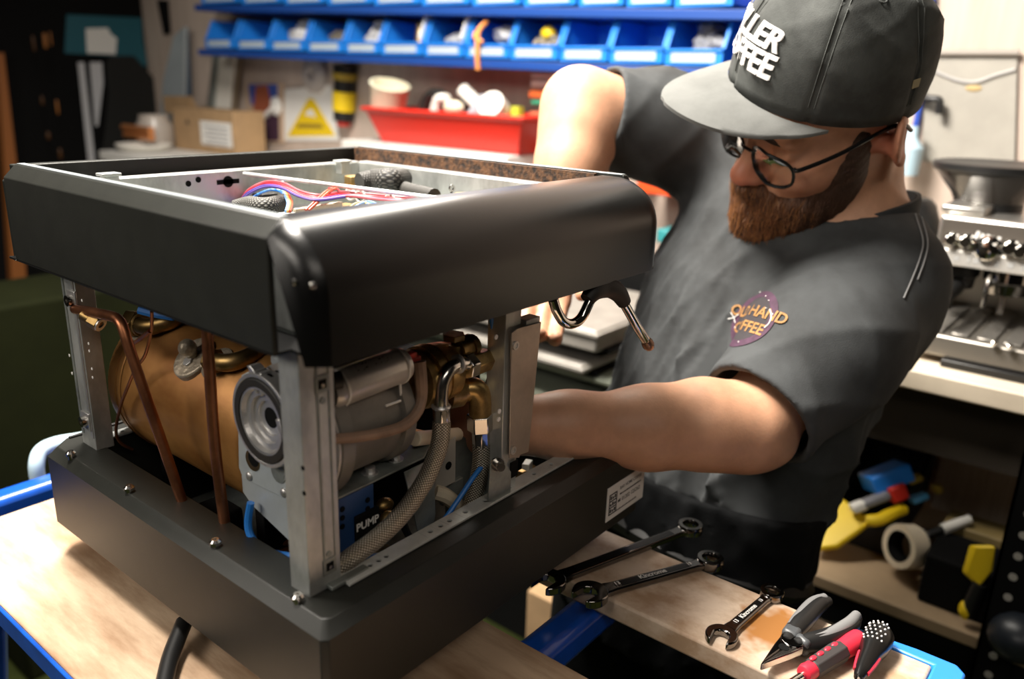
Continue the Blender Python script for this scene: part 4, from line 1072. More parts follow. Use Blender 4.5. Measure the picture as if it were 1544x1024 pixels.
B.ell(H(.110, 0, -.033), HA, (.0125, .0125, .0115), .008)
for s_ in (1, -1): B.ell(H(.099, .0105 * s_, -.036), HA, (.0105, .0085, .0095), .006)
for s_ in (1, -1): B.ell(H(.106, .006 * s_, -.0445), HA, (.005, .0035, .004), .003, 'sub')
B.ell(H(.085, 0, -.062), HA, (.016, .026, .012), .014)
B.cone(H(.096, -.016, -.069), H(.096, .016, -.069), .006, .006, .006)
for s_ in (1, -1):
    eA = ((hF * .93 - hU * .36), (hL * .80 * s_ - hF * .6).normalized(), (hU * .93 + hF * .36))
    e0 = H(-.018, .084 * s_, -.006)
    B.ell(e0, (eA[0], eA[1], eA[2]), (.020, .0065, .033), .005)
    B.ell(e0 + eA[1] * .006 + eA[0] * .001, eA, (.0125, .006, .023), .004, 'sub')
    B.ell(e0 + eA[1] * .001 + eA[0] * .008, eA, (.006, .006, .010), .004)
    B.ell(e0 - eA[2] * .026 + eA[0] * .006, eA, (.008, .0055, .010), .005)
    B.cone(H(-.004, .066 * s_, -.012), e0 + eA[0] * .010, .012, .008, .008)
B.cone(H(-.035, 0, -.055), NB + axT * .04, .055, .066, .03)
B.cone(NB + axT * .03, SL - lat * .03, .055, .05, .04); B.cone(NB + axT * .03, SR + lat * .03, .055, .05, .04)
B.loft(T0, T1, lat, [(-.05, .12, .075, 0), (.1, .145, .09, 0), (.5, .14, .09, 0), (1.0, .14, .09, 0)], .04)
# left arm
U1 = SL.lerp(EL, .5)
B.chain([SL, U1, EL], [.050, .047, .040], .02)
ul = (WL - EL).normalized(); bow = CD * .004
B.chain([EL, EL.lerp(WL, .18) - bow, EL.lerp(WL, .42), EL.lerp(WL, .75), WL], [.0395, .0415, .0375, .0295, .0265], .02)
B.ell(EL + ul * -.024 + CD * .016 + CR * .004, (CR, CD, CF), (.022, .018, .02), .02)
# left hand: palm, four curled fingers and thumb closing on the fittings
K = [P(712, 610, .728), P(708, 628, .726), P(707, 646, .727), P(711, 662, .731)]
Pm = P(742, 642, .735)
for q in K: B.cone(WL.lerp(Pm, .6), q, .0185, .0105, .012)
B.cone(WL, P(722, 640, .733), .024, .021, .012)
fing = [[K[0], P(690, 604, .727), P(672, 606, .738), P(662, 614, .752)], [K[1], P(684, 626, .726), P(669, 634, .742), P(668, 642, .757)],
        [K[2], P(686, 648, .729), P(676, 656, .746), P(678, 662, .760)], [K[3], P(694, 668, .735), P(688, 674, .749), P(691, 677, .760)]]
for fg, r in zip(fing, (.0088, .0090, .0086, .0076)): B.chain(fg, [r * 1.08, r, r * .92, r * .8], .003)
B.chain([P(735, 618, .742), P(716, 598, .756), P(695, 596, .768), P(680, 600, .774)], [.0125, .0105, .0095, .0078], .005)
# right arm
B.chain([SR, SR.lerp(ER, .5), ER], [.052, .052, .0475], .02)
B.chain([ER, ER.lerp(WR, .22), ER.lerp(WR, .5), ER.lerp(WR, .8), WR], [.046, .044, .040, .031, .027], .02)
B.ell(ER + (ER - SR).normalized() * .012 - CD * .008, (CR, CD, CF), (.034, .036, .034), .02)
dR = (WR - ER).normalized(); sR = dR.cross(CF).normalized(); nR = sR.cross(dR)
PmR = WR + dR * .045
for k in range(4):
    o = sR * (-.027 + .018 * k); kn = WR + dR * .085 + o
    B.cone(WR + dR * .01 + o * .5, kn, .018, .0105, .01)
    B.chain([kn, kn + dR * .034 - nR * .008, kn + dR * .052 - nR * .026, kn + dR * .054 - nR * .044], [.0095, .0088, .0082, .007], .003)
B.chain([WR + dR * .02 + sR * .02, WR + dR * .05 + sR * .042 - nR * .01, WR + dR * .078 + sR * .046 - nR * .022], [.0125, .0105, .0085], .006)
def blush(v):
    def g(c, r): return np.exp(-((v - np.array(c)) ** 2).sum(1) / r ** 2)
    m_ = .9 * g(H(.110, 0, -.034), .020) + .8 * g(H(-.014, .082, -.008), .032) + .8 * g(H(-.014, -.082, -.008), .032) + .25 * g(H(.06, .045, -.03), .03) + .25 * g(H(.06, -.045, -.03), .03)
    m_ += .5 * g(H(.1, 0, -.068), .012)
    for fg in fing: m_ += .35 * g(fg[0], .014) + .4 * g(fg[-1], .014)
    return np.clip(m_, 0, .8)
body, bv, bf = field_obj('body', B, skin, man, 1, blush)
# nails
nail = mat('finger nail', (.70, .45, .36), .35)

# --- t-shirt
shirtm = mat('charcoal cotton', (.056, .060, .062), .85, 0, col2=(.036, .038, .039), vscale=14, bump=.35, bscale=900, dist=.0006, spec=.25)
rngs = np.random.RandomState(4)
waves = []
for _ in range(6):
    a = rngs.uniform(-.5, .5); waves.append((rngs.uniform(28, 70), a, rngs.uniform(0, 6.28), rngs.uniform(.5, 1)))
To, la_, fa_, xa_ = npv(T0), npv(latT), npv(frT), npv(axT)
def folds(p):
    q = p - To; u = q @ la_; v_ = q @ fa_; t = q @ xa_
    d = np.zeros(u.shape, np.float32)
    for fq, a, ph, am in waves:
        s_ = np.sin(fq * (u + v_ * .7 + a * t) + ph + 1.3 * np.sin(9 * t + ph) )
        d += am * (1 - np.abs(s_)) ** 3
    env = np.clip(.35 + t * 2.4, .25, 1.3)
    return -(d * .0060 * env).astype(np.float32)
def cuff_folds(a, b, amp=.0038):
    a, b = npv(a), npv(b); ax_ = (b - a) / np.linalg.norm(b - a); s1 = np.cross(ax_, [0, 0, 1]); s1 /= np.linalg.norm(s1); s2 = np.cross(s1, ax_)
    def f(p):
        q = p - a; t = q @ ax_; th = np.arctan2(q @ s2, q @ s1)
        return (-amp * ((1 - np.abs(np.sin(2.5 * th + 26 * t))) ** 2 + .6 * (1 - np.abs(np.sin(1.5 * th - 38 * t + 1))) ** 2)).astype(np.float32)
    return f
slo = [min(p[i] for p in (SL, SR, T0, T1, P(1122, 628, .82), P(920, 165, 1.0))) - .2 for i in range(3)]
shi = [max(p[i] for p in (SL, SR, T0, T1, P(1122, 628, .82), P(920, 165, 1.0))) + .2 for i in range(3)]
S = Field(slo, shi, .0036)
S.loft(T0 - axT * .01, T1, lat, [(-.02, .12, .080, -.005), (.08, .150, .098, .0), (.25, .166, .112, .004), (.5, .160, .112, .008), (.77, .150, .110, .01), (.78, .150, .110, .01)], .03, folds)
S.cone(NB + axT * .055, SL - lat * .012 + axT * .005, .066, .066, .05); S.cone(NB + axT * .055, SR + lat * .01 + axT * .005, .066, .066, .05)
hemL = SL.lerp(EL, .92); hemR = SR.lerp(ER, .86)
fL, fR = cuff_folds(SL, EL), cuff_folds(SR, ER)
S.chain([SL - lat * .005, SL.lerp(hemL, .5), hemL + (EL - SL).normalized() * .03], [.062, .066, .061], .045, disp=fL)
S.cone(T0 + axT * .09 + latT * .10, SL.lerp(hemL, .45), .06, .05, .06)
S.chain([SR, SR.lerp(hemR, .5), hemR + (ER - SR).normalized() * .03], [.066, .062, .059], .035, disp=fR)
# open the hems and the neck
dL, dRr = (EL - SL).normalized(), (ER - SR).normalized()
S.plane(hemL, dL, hemL - V(.09, .09, .09), hemL + V(.09, .09, .09)); S.plane(hemR, dRr, hemR - V(.09, .09, .09), hemR + V(.09, .09, .09))
S.cone(hemL - dL * .02, hemL + dL * .06, .054, .056, .004, 'sub'); S.cone(hemR - dRr * .02, hemR + dRr * .06, .053, .055, .004, 'sub')
nk = (H(-.035, 0, -.055) - NB).normalized()
S.cone(NB + axT * .035, NB + nk * .10, .069, .075, .006, 'sub')
shirt, sv, sf = field_obj('t_shirt', S, shirtm, man, 2)
bvS = BVHTree.FromPolygons(sv.tolist(), sf.tolist())
def hitS(px, py, off=.0006):
    d = Vector(ray(px, py)).normalized(); r = bvS.ray_cast(Vector(CP), d)
    if r[0] is None: return None, None
    n = r[1] if r[1].dot(d) < 0 else -r[1]
    return r[0] + n * off, n
def seam(pts, r, m, name, off=.0006):
    q = [hitS(a, b, off)[0] for a, b in catmull2(pts)]; q = [p for p in q if p is not None]
    if len(q) > 2: return MB().tube(q, r, 6, 1).build(name, m, shirt)
def catmull2(pts): return [(v.x, v.y) for v in catmull([V(a, b, 0) for a, b in pts], 10)]
seamm = mat('seam thread', (.05, .052, .054), .9)
seamlight = mat('seam piping', (.22, .22, .22), .9)
# collar rib
cN = NB + nk * .007 + axT * .004; s1 = (hL - nk * hL.dot(nk)).normalized(); s2 = nk.cross(s1)
col = [cN + s1 * (.073 * math.cos(t)) + s2 * (.071 * math.sin(t)) + nk * (.012 * math.cos(t) ) for t in [2 * PI * i / 32 for i in range(32)]]
cl_ = MB(); n0 = len(col)
vs_ = []
for off, r in ((-.012, .0), (.0, .002), (.007, .001), (.007, -.003), (-.012, -.004)):
    for i, p in enumerate(col):
        rad = (p - cN); rad -= nk * rad.dot(nk); rad.normalize(); vs_.append(p + nk * off + rad * r)
fs_ = [(k * n0 + i, k * n0 + (i + 1) % n0, ((k + 1) % 5) * n0 + (i + 1) % n0, ((k + 1) % 5) * n0 + i) for k in range(5) for i in range(n0)]
cl_.add(vs_, fs_).build('collar', shirtm, shirt)
seam([(1370, 292), (1382, 330), (1391, 362), (1388, 385), (1375, 420), (1362, 450)], .0009, seamlight, 'shoulder_seam')
seam([(1377, 290), (1389, 328), (1398, 362), (1395, 388), (1383, 422)], .0009, seamlight, 'shoulder_seam')
seam([(1078, 582), (1100, 600), (1130, 632), (1152, 664), (1158, 684)], .0006, seamm, 'hem_stitching')
seam([(922, 112), (924, 140), (930, 180), (940, 222)], .0006, seamm, 'hem_stitching')
# chest badge: mauve ring with two lines of letters
bc_, bn = hitS(1128, 479, .0)
if bc_ is not None:
    bn = (bn * .35 + frT * .4 - CF * .6).normalized()
    rU = cam2w(.90, .42, 0); rU = (rU - bn * rU.dot(bn)).normalized(); rW = bn.cross(rU).normalized()
    if rW.dot(CD) > 0: rW = -rW
    def onS(u, w_, off):
        o = bc_ + rU * u + rW * w_ + bn * .05; r = bvS.ray_cast(o, -bn)
        return (r[0] + bn * off) if r[0] is not None else bc_ + rU * u + rW * w_
    def onmesh(vs, fs, off, name, m):
        bmx = bmesh.new(); bv_ = [bmx.verts.new(v) for v in vs]
        for f in fs:
            try: bmx.faces.new([bv_[i] for i in f])
            except ValueError: pass
        bmesh.ops.triangulate(bmx, faces=bmx.faces)
        for _ in range(2):
            bmesh.ops.subdivide_edges(bmx, edges=[e for e in bmx.edges if e.calc_length() > .0025], cuts=1)
            bmesh.ops.triangulate(bmx, faces=bmx.faces)
        bmx.verts.index_update(); vs = [v.co.copy() for v in bmx.verts]; fs = [tuple(v.index for v in f.verts) for f in bmx.faces]; bmx.free()
        MB().add([onS(v.x, v.y, off) for v in vs], fs).build(name, m, shirt)
    mv = mat('mauve print', (.062, .022, .050), .8, var=.4, vscale=160); mu = mat('mustard lettering', (.36, .18, .055), .8, var=.35, vscale=120); dk = mat('badge ground', (.03, .025, .028), .9); pl = mat('pale lettering', (.55, .42, .33), .8)
    ringv = []; ringf = []; N_ = 40
    for i in range(N_):
        t = 2 * PI * i / N_
        for r in (.0265, .0300, .0345): ringv.append(V(r * math.cos(t), r * math.sin(t) * 1.0, 0))
    for i in range(N_):
        j = (i + 1) % N_
        for q in (0, 1): ringf.append((i * 3 + q, i * 3 + q + 1, j * 3 + q + 1, j * 3 + q))
    onmesh(ringv, ringf, .0012, 'badge_ring', mv)
    dv = [V(0, 0, 0)]; df = []
    for i in range(N_):
        t = 2 * PI * i / N_
        for r in (.013, .0265): dv.append(V(r * math.cos(t), r * math.sin(t), 0))
    for i in range(N_):
        j = (i + 1) % N_; df += [(0, 1 + 2 * i, 1 + 2 * j), (1 + 2 * i, 2 + 2 * i, 2 + 2 * j, 1 + 2 * j)]
    onmesh(dv, df, .0009, 'badge_ground', dk)
    vsx, fsx = text_mesh('OLD HAND', .0165, .022); onmesh([V(v.x + .002, v.y + .0085, 0) for v in vsx], fsx, .0018, 'badge_lettering', mu)
    vsx, fsx = text_mesh('COFFEE', .0165, .022); onmesh([V(v.x, v.y - .0095, 0) for v in vsx], fsx, .0018, 'badge_lettering', mu)
    stv = MB()
    for a_, r in ((20, .030), (75, .028), (110, .036), (200, .029), (240, .031), (285, .029), (40, .022), (58, .027)):
        p = onS(r * math.cos(math.radians(a_)), r * math.sin(math.radians(a_)), .0018); stv.ell(p, .0008, 6, 4)
    for k in (-1, 1): stv.tube([onS(-.036 - .004, .004 * k, .002), onS(-.034, 0, .002), onS(-.030, -.005 * k, .002)], .0005, 5, 1)
    stv.tube([onS(.022, .014, .002), onS(.028, .008, .002), onS(.030, 0, .002), onS(.028, -.006, .002)], .0006, 5, 3)
    o_ = stv.build('badge_stars', PAPER, shirt); o_['kind'] = 'stuff'

# --- trousers and shoes
tro = mat('black trousers', (.005, .0055, .006), .85, spec=.12, var=.3, vscale=12, bump=.2, bscale=500)
dwn = V(0, 0, -1); hipL, hipR = T1 + latT * .085 + dwn * .03, T1 - latT * .085 + dwn * .03
fh = V(frT.x, frT.y, 0).normalized(); lh = V(latT.x, latT.y, 0).normalized()
def foot(p, s_): return V(p.x, p.y, 0) + V(0, 0, FZ) + lh * (.05 * s_)
fLp, fRp = foot(hipL, 1), foot(hipR, -1)
kL, kR = hipL.lerp(fLp, .47) + fh * .03, hipR.lerp(fRp, .47) + fh * .03
tl = [min(p[i] for p in (hipL, hipR, fLp, fRp, T0.lerp(T1, .8))) - .2 for i in range(3)]; th_ = [max(p[i] for p in (hipL, hipR, fLp, fRp, T0.lerp(T1, .8))) + .2 for i in range(3)]
Tf = Field(tl, th_, .009)
Tf.loft(T0.lerp(T1, .84), T1 + dwn * .06 , lat, [(0, .145, .100, 0), (.5, .158, .108, 0), (1.0, .160, .11, 0)], .04)
for hp_, kn_, ft_ in ((hipL, kL, fLp), (hipR, kR, fRp)):
    Tf.chain([hp_, kn_, ft_ + V(0, 0, .06)], [.093, .072, .060], .04)
    Tf.plane(ft_ + V(0, 0, .05), (0, 0, -1), ft_ - V(.12, .12, .09), ft_ + V(.12, .12, .05))
field_obj('trousers', Tf, tro, man, 2)
Ap = Field(slo, shi, .005)
Ap.loft(T0.lerp(T1, .74), T1 + dwn * .10, lat, [(0, .158, .120, .010), (.5, .160, .120, .010), (1.0, .168, .124, .006)], .02, lambda p: folds(p) * .5)
lab(field_obj('waist_apron', Ap, tro, man, 2)[0], 'black waist apron over the hips')
MB().tube([T0.lerp(T1, .93) + latT * (.158 * math.cos(t)) + frT * (.112 * math.sin(t)) for t in [2 * PI * i / 28 for i in range(28)]], .014, 8, 1, True).build('belt', BLACK, man)
for ft_, nm in ((fLp, 'shoe'), (fRp, 'shoe')):
    Sh = Field(ft_ - V(.3, .3, .01), ft_ + V(.3, .3, .2), .007)
    Sh.cone(ft_ - fh * .05 + V(0, 0, .045), ft_ + fh * .15 + V(0, 0, .035), .042, .04, .02); Sh.cone(ft_ + V(0, 0, .05), ft_ + V(0, 0, .11), .046, .048, .03)
    Sh.plane(ft_ + V(0, 0, .002), (0, 0, -1), ft_ - V(.3, .3, .05), ft_ + V(.3, .3, .1))
    so2, _, _ = field_obj(nm, Sh, mat('black leather', (.012, .011, .010), .45), man, 2)

# --- beard, hair, eyebrows
hairm = mat('auburn beard', (.17, .062, .018), .6, 0, col2=(.075, .028, .010), vscale=140, stretch=(1, 1, .35), bump=.9, bscale=500, dist=.003)
hdark = mat('brown hair', (.060, .028, .014), .65, 0, col2=(.03, .014, .008), vscale=160, bump=.8, bscale=500, dist=.002)
Bd = Field([Hc[i] - .2 for i in range(3)], [Hc[i] + .2 for i in range(3)], .0026)
def bn_(p): return (-.0022 * np.abs(np.sin(p[..., 0] * 260 + 3 * np.sin(p[..., 2] * 60)) * np.sin(p[..., 1] * 240 + p[..., 2] * 90))).astype(np.float32)
Bd.ell(H(.070, 0, -.105), HA, (.044, .044, .048), .02, disp=bn_)
Bd.ell(H(.080, 0, -.122), HA, (.034, .034, .036), .02, disp=bn_)
for s_ in (1, -1):
    Bd.ell(H(.046, .042 * s_, -.082), HA, (.040, .025, .038), .02, disp=bn_)
    Bd.ell(H(.022, .060 * s_, -.052), HA, (.024, .011, .045), .015, disp=bn_)
    Bd.ell(H(.018, .068 * s_, -.012), HA, (.011, .006, .036), .01, disp=bn_)
    Bd.cone(H(.101, .004 * s_, -.053), H(.082, .036 * s_, -.072), .0115, .009, .012, disp=bn_)
    Bd.ell(H(.088, .024 * s_, -.085), HA, (.014, .014, .018), .012)
nth = hairm.node_tree; bh = nth.nodes['Principled BSDF']; srch = bh.inputs['Base Color'].links[0].from_socket
ath = nth.nodes.new('ShaderNodeAttribute'); ath.attribute_name = 'blush'; mxh = nth.nodes.new('ShaderNodeMixRGB'); mxh.inputs[1].default_value = (.045, .020, .010, 1)
nth.links.new(ath.outputs['Fac'], mxh.inputs[0]); nth.links.new(srch, mxh.inputs[2]); nth.links.new(mxh.outputs[0], bh.inputs['Base Color'])
def chin(v): return np.clip(1.5 * np.exp(-((v - np.array(H(.100, 0, -.100))) ** 2).sum(1) / .058 ** 2), 0, 1)
beard, dv_, df_ = field_obj('beard', Bd, hairm, man, 1, chin)
Hf = Field([Hc[i] - .16 for i in range(3)], [Hc[i] + .16 for i in range(3)], .004)
Hf.ell(H(-.004, 0, .037), HA, (.0905, .0775, .082), .01, disp=bn_)
Hf.plane(H(-.012, 0, 0), hF * 1.0 - hU * .1, Hc - V(.2, .2, .2), Hc + V(.2, .2, .2)); Hf.plane(H(0, 0, -.045), -hU - hF * .15, Hc - V(.2, .2, .2), Hc + V(.2, .2, .2))
field_obj('hair', Hf, hdark, man, 1)
for s_ in (1, -1):
    MB().tube([H(.092, .012 * s_, .017), H(.092, .028 * s_, .021), H(.083, .046 * s_, .018)], .0042, 8, 5, rf=lambda t: .6 + .5 * math.sin(PI * t)).build('eyebrow', hdark, man)
# strands combed down over the beard
rnd = random.Random(11); vn = np.zeros_like(dv_)
e1_ = dv_[df_[:, 1]] - dv_[df_[:, 0]]; e2_ = dv_[df_[:, 3]] - dv_[df_[:, 0]]; fn_ = np.cross(e1_, e2_); fc_ = dv_[df_].mean(1)
Ln = np.linalg.norm(fn_, axis=1); fn_ /= np.maximum(Ln, 1e-12)[:, None]
sm_ = MB(); pick = np.random.RandomState(3).choice(len(df_), 3600, replace=False); dkq = chin(fc_)
for i in pick:
    p = Vector(fc_[i]); n = Vector(fn_[i])
    dn = (-hU * .85 + hF * .25 + V(0, 0, -.45) + V(rnd.uniform(-.35, .35), rnd.uniform(-.35, .35), rnd.uniform(-.2, .2))); dn = (dn - n * dn.dot(n) * .8).normalized()
    L_ = rnd.uniform(.006, .015); s_ = dn.cross(n).normalized() * .00042
    q1 = p + n * .0014 + dn * L_ * .5; q2 = p + n * rnd.uniform(.0, .002) + dn * L_
    if dkq[i] < rnd.uniform(.2, .6): continue
    sm_.add([p - s_, p + s_, q1 + s_ * .8, q1 - s_ * .8, q2], [(0, 1, 2, 3), (3, 2, 4)])
st_ = sm_.build('beard_strands', mat('auburn strand', (.24, .10, .03), .45, 0, col2=(.12, .045, .014), vscale=90), beard, recalc=False); st_['kind'] = 'stuff'

# --- glasses
gf = mat('black acetate', (.008, .008, .008), .25)
gl = MB()
def rim(s_):
    return [H(.104 - .012 * abs(math.cos(t)) * (1 if math.cos(t) * 1 > 0 else .2), s_ * (.034 + .0265 * (abs(math.cos(t)) ** .75) * (1 if math.cos(t) > 0 else -1)), -.006 + .0195 * (abs(math.sin(t)) ** .75) * (1 if math.sin(t) > 0 else -1)) for t in [2 * PI * i / 28 for i in range(28)]]
gl.tube(rim(1), .0017, 8, 1, True); gl.tube(rim(-1), .0017, 8, 1, True)
gl.tube([H(.1035, .0075, .001), H(.107, 0, .004), H(.1035, -.0075, .001)], .0018, 8)
gobj = gl.build('glasses_frame', gf, man)
for s_ in (1, -1):
    MB().tube([H(.092, .0605 * s_, .004), H(.088, .066 * s_, .005), H(.05, .0745 * s_, .008), H(.0, .0795 * s_, .013), H(-.022, .081 * s_, .008), H(-.036, .0785 * s_, -.008)], .0022, 8).build('temple_arm', gf, gobj)
    r_ = rim(s_); c = sum(r_, V(0, 0, 0)) / len(r_)
    MB().add([c] + r_ + [c + hF * .001] + [p + hF * .001 for p in r_], [(0, 1 + i, 1 + (i + 1) % 28) for i in range(28)] + [(29, 30 + (i + 1) % 28, 30 + i) for i in range(28)]).build('lens', mat('clear lens', (.95, .95, .95), .02, trans=1.0), gobj)

# --- cap
capm = mat('washed black cotton', (.068, .073, .069), .8, 0, col2=(.034, .036, .034), vscale=22, bump=.35, bscale=900, dist=.0006, spec=.3)
brimm = mat('grey cotton brim', (.125, .128, .122), .85, 0, var=.2, vscale=25, bump=.35, bscale=900, dist=.0006, spec=.3)
cpit = math.radians(17); cyaw = math.radians(19)
cF = (hF * math.cos(cpit) + hU * math.sin(cpit)).normalized(); cU = cF.cross(hL).normalized()
cF = (cF * math.cos(cyaw) - hL * math.sin(cyaw)).normalized(); cL = cU.cross(cF); cO = H(.002, 0, .036) - CR * .002 - CD * .003
def crown(th, ph, off=0.0):
    """th: 0 at the front, + to his left; ph: 0 at the band, pi/2 at the button"""
    a, b, c = .099, .089, .112
    e = .80
    ch, sh = max(math.cos(ph), 0) ** e, max(math.sin(ph), 0) ** .9
    k = 1 + .03 * math.cos(th) * sh
    u = V(a * ch * math.cos(th) * k, b * ch * math.sin(th), c * sh)
    # soft slump and wrinkles of the unstructured crown
    wv = .0038 * math.sin(5 * th + 3 * ph) * math.sin(2 * ph) + 0.0030 * (1 - abs(math.sin(3 * th + 6 * ph + 1))) ** 2 * math.sin(2 * ph) + 0.0016 * (1 - abs(math.sin(4 * th - 9 * ph))) ** 3 * math.sin(ph)
    sd_ = min(abs((th + PI / 6 * 0) % (PI / 3)), PI / 3 - abs(th % (PI / 3)))
    wv -= .0022 * math.exp(-(sd_ / .035) ** 2) * math.cos(ph)
    n = V(u.x / a, u.y / b, u.z / c * .9).normalized()
    u = u + n * (off + wv)
    return cO + cF * u.x + cL * u.y + cU * u.z
nt_, np_ = 120, 34
mb = MB(); vs_ = []
rows = [(-.012, 0)] + [(None, PI / 2 * i / (np_ - 1)) for i in range(np_)]
for dz, ph in rows:
    for j in range(nt_):
        th = 2 * PI * j / nt_
        p = crown(th, ph if dz is None else 0)
        if dz is not None: p = p + cU * dz
        vs_.append(p)
fs_ = [(i * nt_ + j, i * nt_ + (j + 1) % nt_, (i + 1) * nt_ + (j + 1) % nt_, (i + 1) * nt_ + j) for i in range(len(rows) - 1) for j in range(nt_)]
capo = mb.add(vs_, fs_).build('cap', capm, man, ang=180, recalc=False)
md = capo.modifiers.new('cloth', 'SOLIDIFY'); md.thickness = .0016; md.offset = -1
MB().ell(crown(0, PI / 2), (.007, .007, .004), 12, 8, (cF, cL, cU)).build('button', capm, capo)
for k in range(6):
    th = PI / 6 + PI / 3 * k; p = crown(th, 1.02, .0004); n = (p - cO).normalized()
    MB().torus(p, n, .0036, .0009, 16, 6).build('eyelet', capm, capo)
for k in range(6):
    th = PI / 3 * k
    for dt in (-.03, .03): MB().tube([crown(th + dt / max(.3, math.cos(ph)), ph, .0003) for ph in [i * .09 + .02 for i in range(15)]], .0005, 5, 1).build('panel_stitching', mat('grey thread', (.08, .085, .08), .9), capo)
# brim
bm_, bf2 = [], []
nb, mbk = 41, 9
def brimp(th, s, off):
    base = crown(th, 0, .0005) + cU * -.010
    q = base - cO; x, y = q.dot(cF), q.dot(cL)
    w_ = math.cos(th * (PI / 2) / math.radians(73)); w_ = max(w_, 0) ** .72
    ext = .071 * w_ * s
    xx = x + ext * (1.0 - .18 * abs(math.sin(th)) ); yy_ = y * (1 + .10 * s * w_)
    droop = -.010 - .20 * ext - 2.1 * yy_ * yy_ * (.35 + .65 * s * w_) + .0130 * s * 0
    return cO + cF * xx + cL * yy_ + cU * (droop + off)
for side in (1, 0):
    for i in range(nb):
        th = math.radians(-73 + 146 * i / (nb - 1))
        for j in range(mbk): bm_.append(brimp(th, j / (mbk - 1), 0 if side else -.0036))
for i in range(nb - 1):
    for j in range(mbk - 1):
        a_ = i * mbk + j; bf2 += [(a_, a_ + 1, a_ + mbk + 1, a_ + mbk)]; o_ = nb * mbk; bf2 += [(o_ + a_, o_ + a_ + mbk, o_ + a_ + mbk + 1, o_ + a_ + 1)]
o_ = nb * mbk
for i in range(nb - 1): bf2 += [(i * mbk + mbk - 1, o_ + i * mbk + mbk - 1, o_ + (i + 1) * mbk + mbk - 1, (i + 1) * mbk + mbk - 1), (i * mbk, (i + 1) * mbk, o_ + (i + 1) * mbk, o_ + i * mbk)]
MB().add(bm_, bf2).build('brim', brimm, capo, ang=60)
# small woven tag on the back edge
tq = [crown(2.05 + du * .10, .16 + dv * .07, .0012) for dv in (0, 1) for du in (0, 1)]
MB().add(tq + [crown(2.05 + du * .10, .16 + dv * .07, .0002) for dv in (0, 1) for du in (0, 1)], [(0, 1, 3, 2), (4, 6, 7, 5), (0, 4, 5, 1), (2, 3, 7, 6), (0, 2, 6, 4), (1, 5, 7, 3)]).build('side_tag', mat('tan tag stitch', (.35, .30, .18), .8), capo)
# raised lettering on the front
def on_crown(u, w_, off):
    ph = .16 + w_ / .112; th = u / (.100 * max(.4, math.cos(ph) ** .8))
    return crown(-th if False else th, ph, off)
lt = MB()
def cap_text(body, w0, u0, size):
    vsx, fsx = text_mesh(body, size, .028)
    bmx = bmesh.new(); bv_ = [bmx.verts.new(v) for v in vsx]
    for f in fsx:
        try: bmx.faces.new([bv_[i] for i in f])
        except ValueError: pass
    bmesh.ops.triangulate(bmx, faces=bmx.faces)
    bmesh.ops.subdivide_edges(bmx, edges=[e for e in bmx.edges if e.calc_length() > .006], cuts=2)
    bmx.verts.index_update(); vv = [v.co.copy() for v in bmx.verts]; ff = [tuple(v.index for v in f.verts) for f in bmx.faces]; bmx.free()
    n = len(vv)
    fs2 = ff + [tuple(i + n for i in f[::-1]) for f in ff]
    lt.add([on_crown(v.x + u0, v.y + w0, .0030) for v in vv] + [on_crown(v.x + u0, v.y + w0, .0008) for v in vv], fs2)
cap_text('MILLER', .030, .004, .030)
cap_text('COFFEE', .006, .004, .030)
lt.build('lettering', mat('white embroidery', (.80, .78, .76), .8), capo, recalc=False)
# ================================================================== BACKGROUND: BIN RAILS
BXF = 1.33; BXB = 1.48
def binz(y, top): # rows dip slightly towards the right end
    return (.375 + (y - .45) * .019) if not top else (.478 + (y - .45) * .034)
binm2 = mat('bin label', (.40, .48, .56), .6)
def make_bin(y0, y1, z, label, group, filler):
    w_ = y1 - y0; h = .088; t = .003
    b = thing('storage_bin', label, 'storage bin', ((BXF + BXB) / 2, (y0 + y1) / 2, z), group)
    MB().box((BXF, y0, z), (BXB, y1, z + t)).box((BXB - t, y0, z), (BXB, y1, z + h)).build('bin_floor', BLUEP, b)
    for yy in (y0, y1 - t):
        MB().prism([(BXF, 0), (BXB, 0), (BXB, h), (BXF + .030, h), (BXF + .006, h * .42), (BXF, h * .34)], (0, yy + t, z), (1, 0, 0), (0, 0, 1), t).build('side_wall', BLUEP, b, bevel=.0006)
        MB().bar((BXF + .004, yy + t / 2, z + h * .36), (BXF + .030, yy + t / 2, z + h), .0075, .006).build('side_rim', BLUEP, b, bevel=.001)
    MB().box((BXF - .002, y0, z), (BXF + .003, y1, z + h * .33)).box((BXF - .006, y0, z + h * .30), (BXF + .004, y1, z + h * .36)).build('front_lip', BLUEP, b, bevel=.001)
    if filler is not None:
        MB().box((BXF - .0035, y0 + w_ * .12, z + h * .07), (BXF - .002, y1 - w_ * .12, z + h * .27)).build('label_card', binm2, b)
    return b
lower_edges = [(310, 352), (357, 405), (408, 459), (463, 517), (521, 571), (575, 636), (640, 699), (703, 768), (771, 842), (846, 917), (921, 1001), (1005, 1092)]
whatin = ['nothing', 'no', 'clear bags', 'small dark parts', 'white bagged parts', 'a brass fitting and card', 'grey bags and card', 'an orange tag and clear bags', 'a yellow and dark part', 'nothing but its blue walls', 'a small loose part', 'shiny grey bags']
labs = ['blue bin at the left end of the lower bin rail', 'blue bin second from the left on the lower rail, empty looking', 'blue bin third from the left on the lower rail, with clear bags',
        'blue bin fourth from the left on the lower rail, with dark parts', 'blue bin on the lower rail heaped with white bagged parts', 'blue bin on the lower rail with a white card and brass part',
        'blue bin on the lower rail with grey bags beside a white card', 'blue bin on the lower rail with an orange tag hanging out', 'blue bin on the lower rail with a yellow part inside',
        'blue empty bin on the lower rail, third from the cap end', 'blue bin on the lower rail, second from the cap end', 'blue bin on the lower rail full of shiny grey bags, beside the cap']
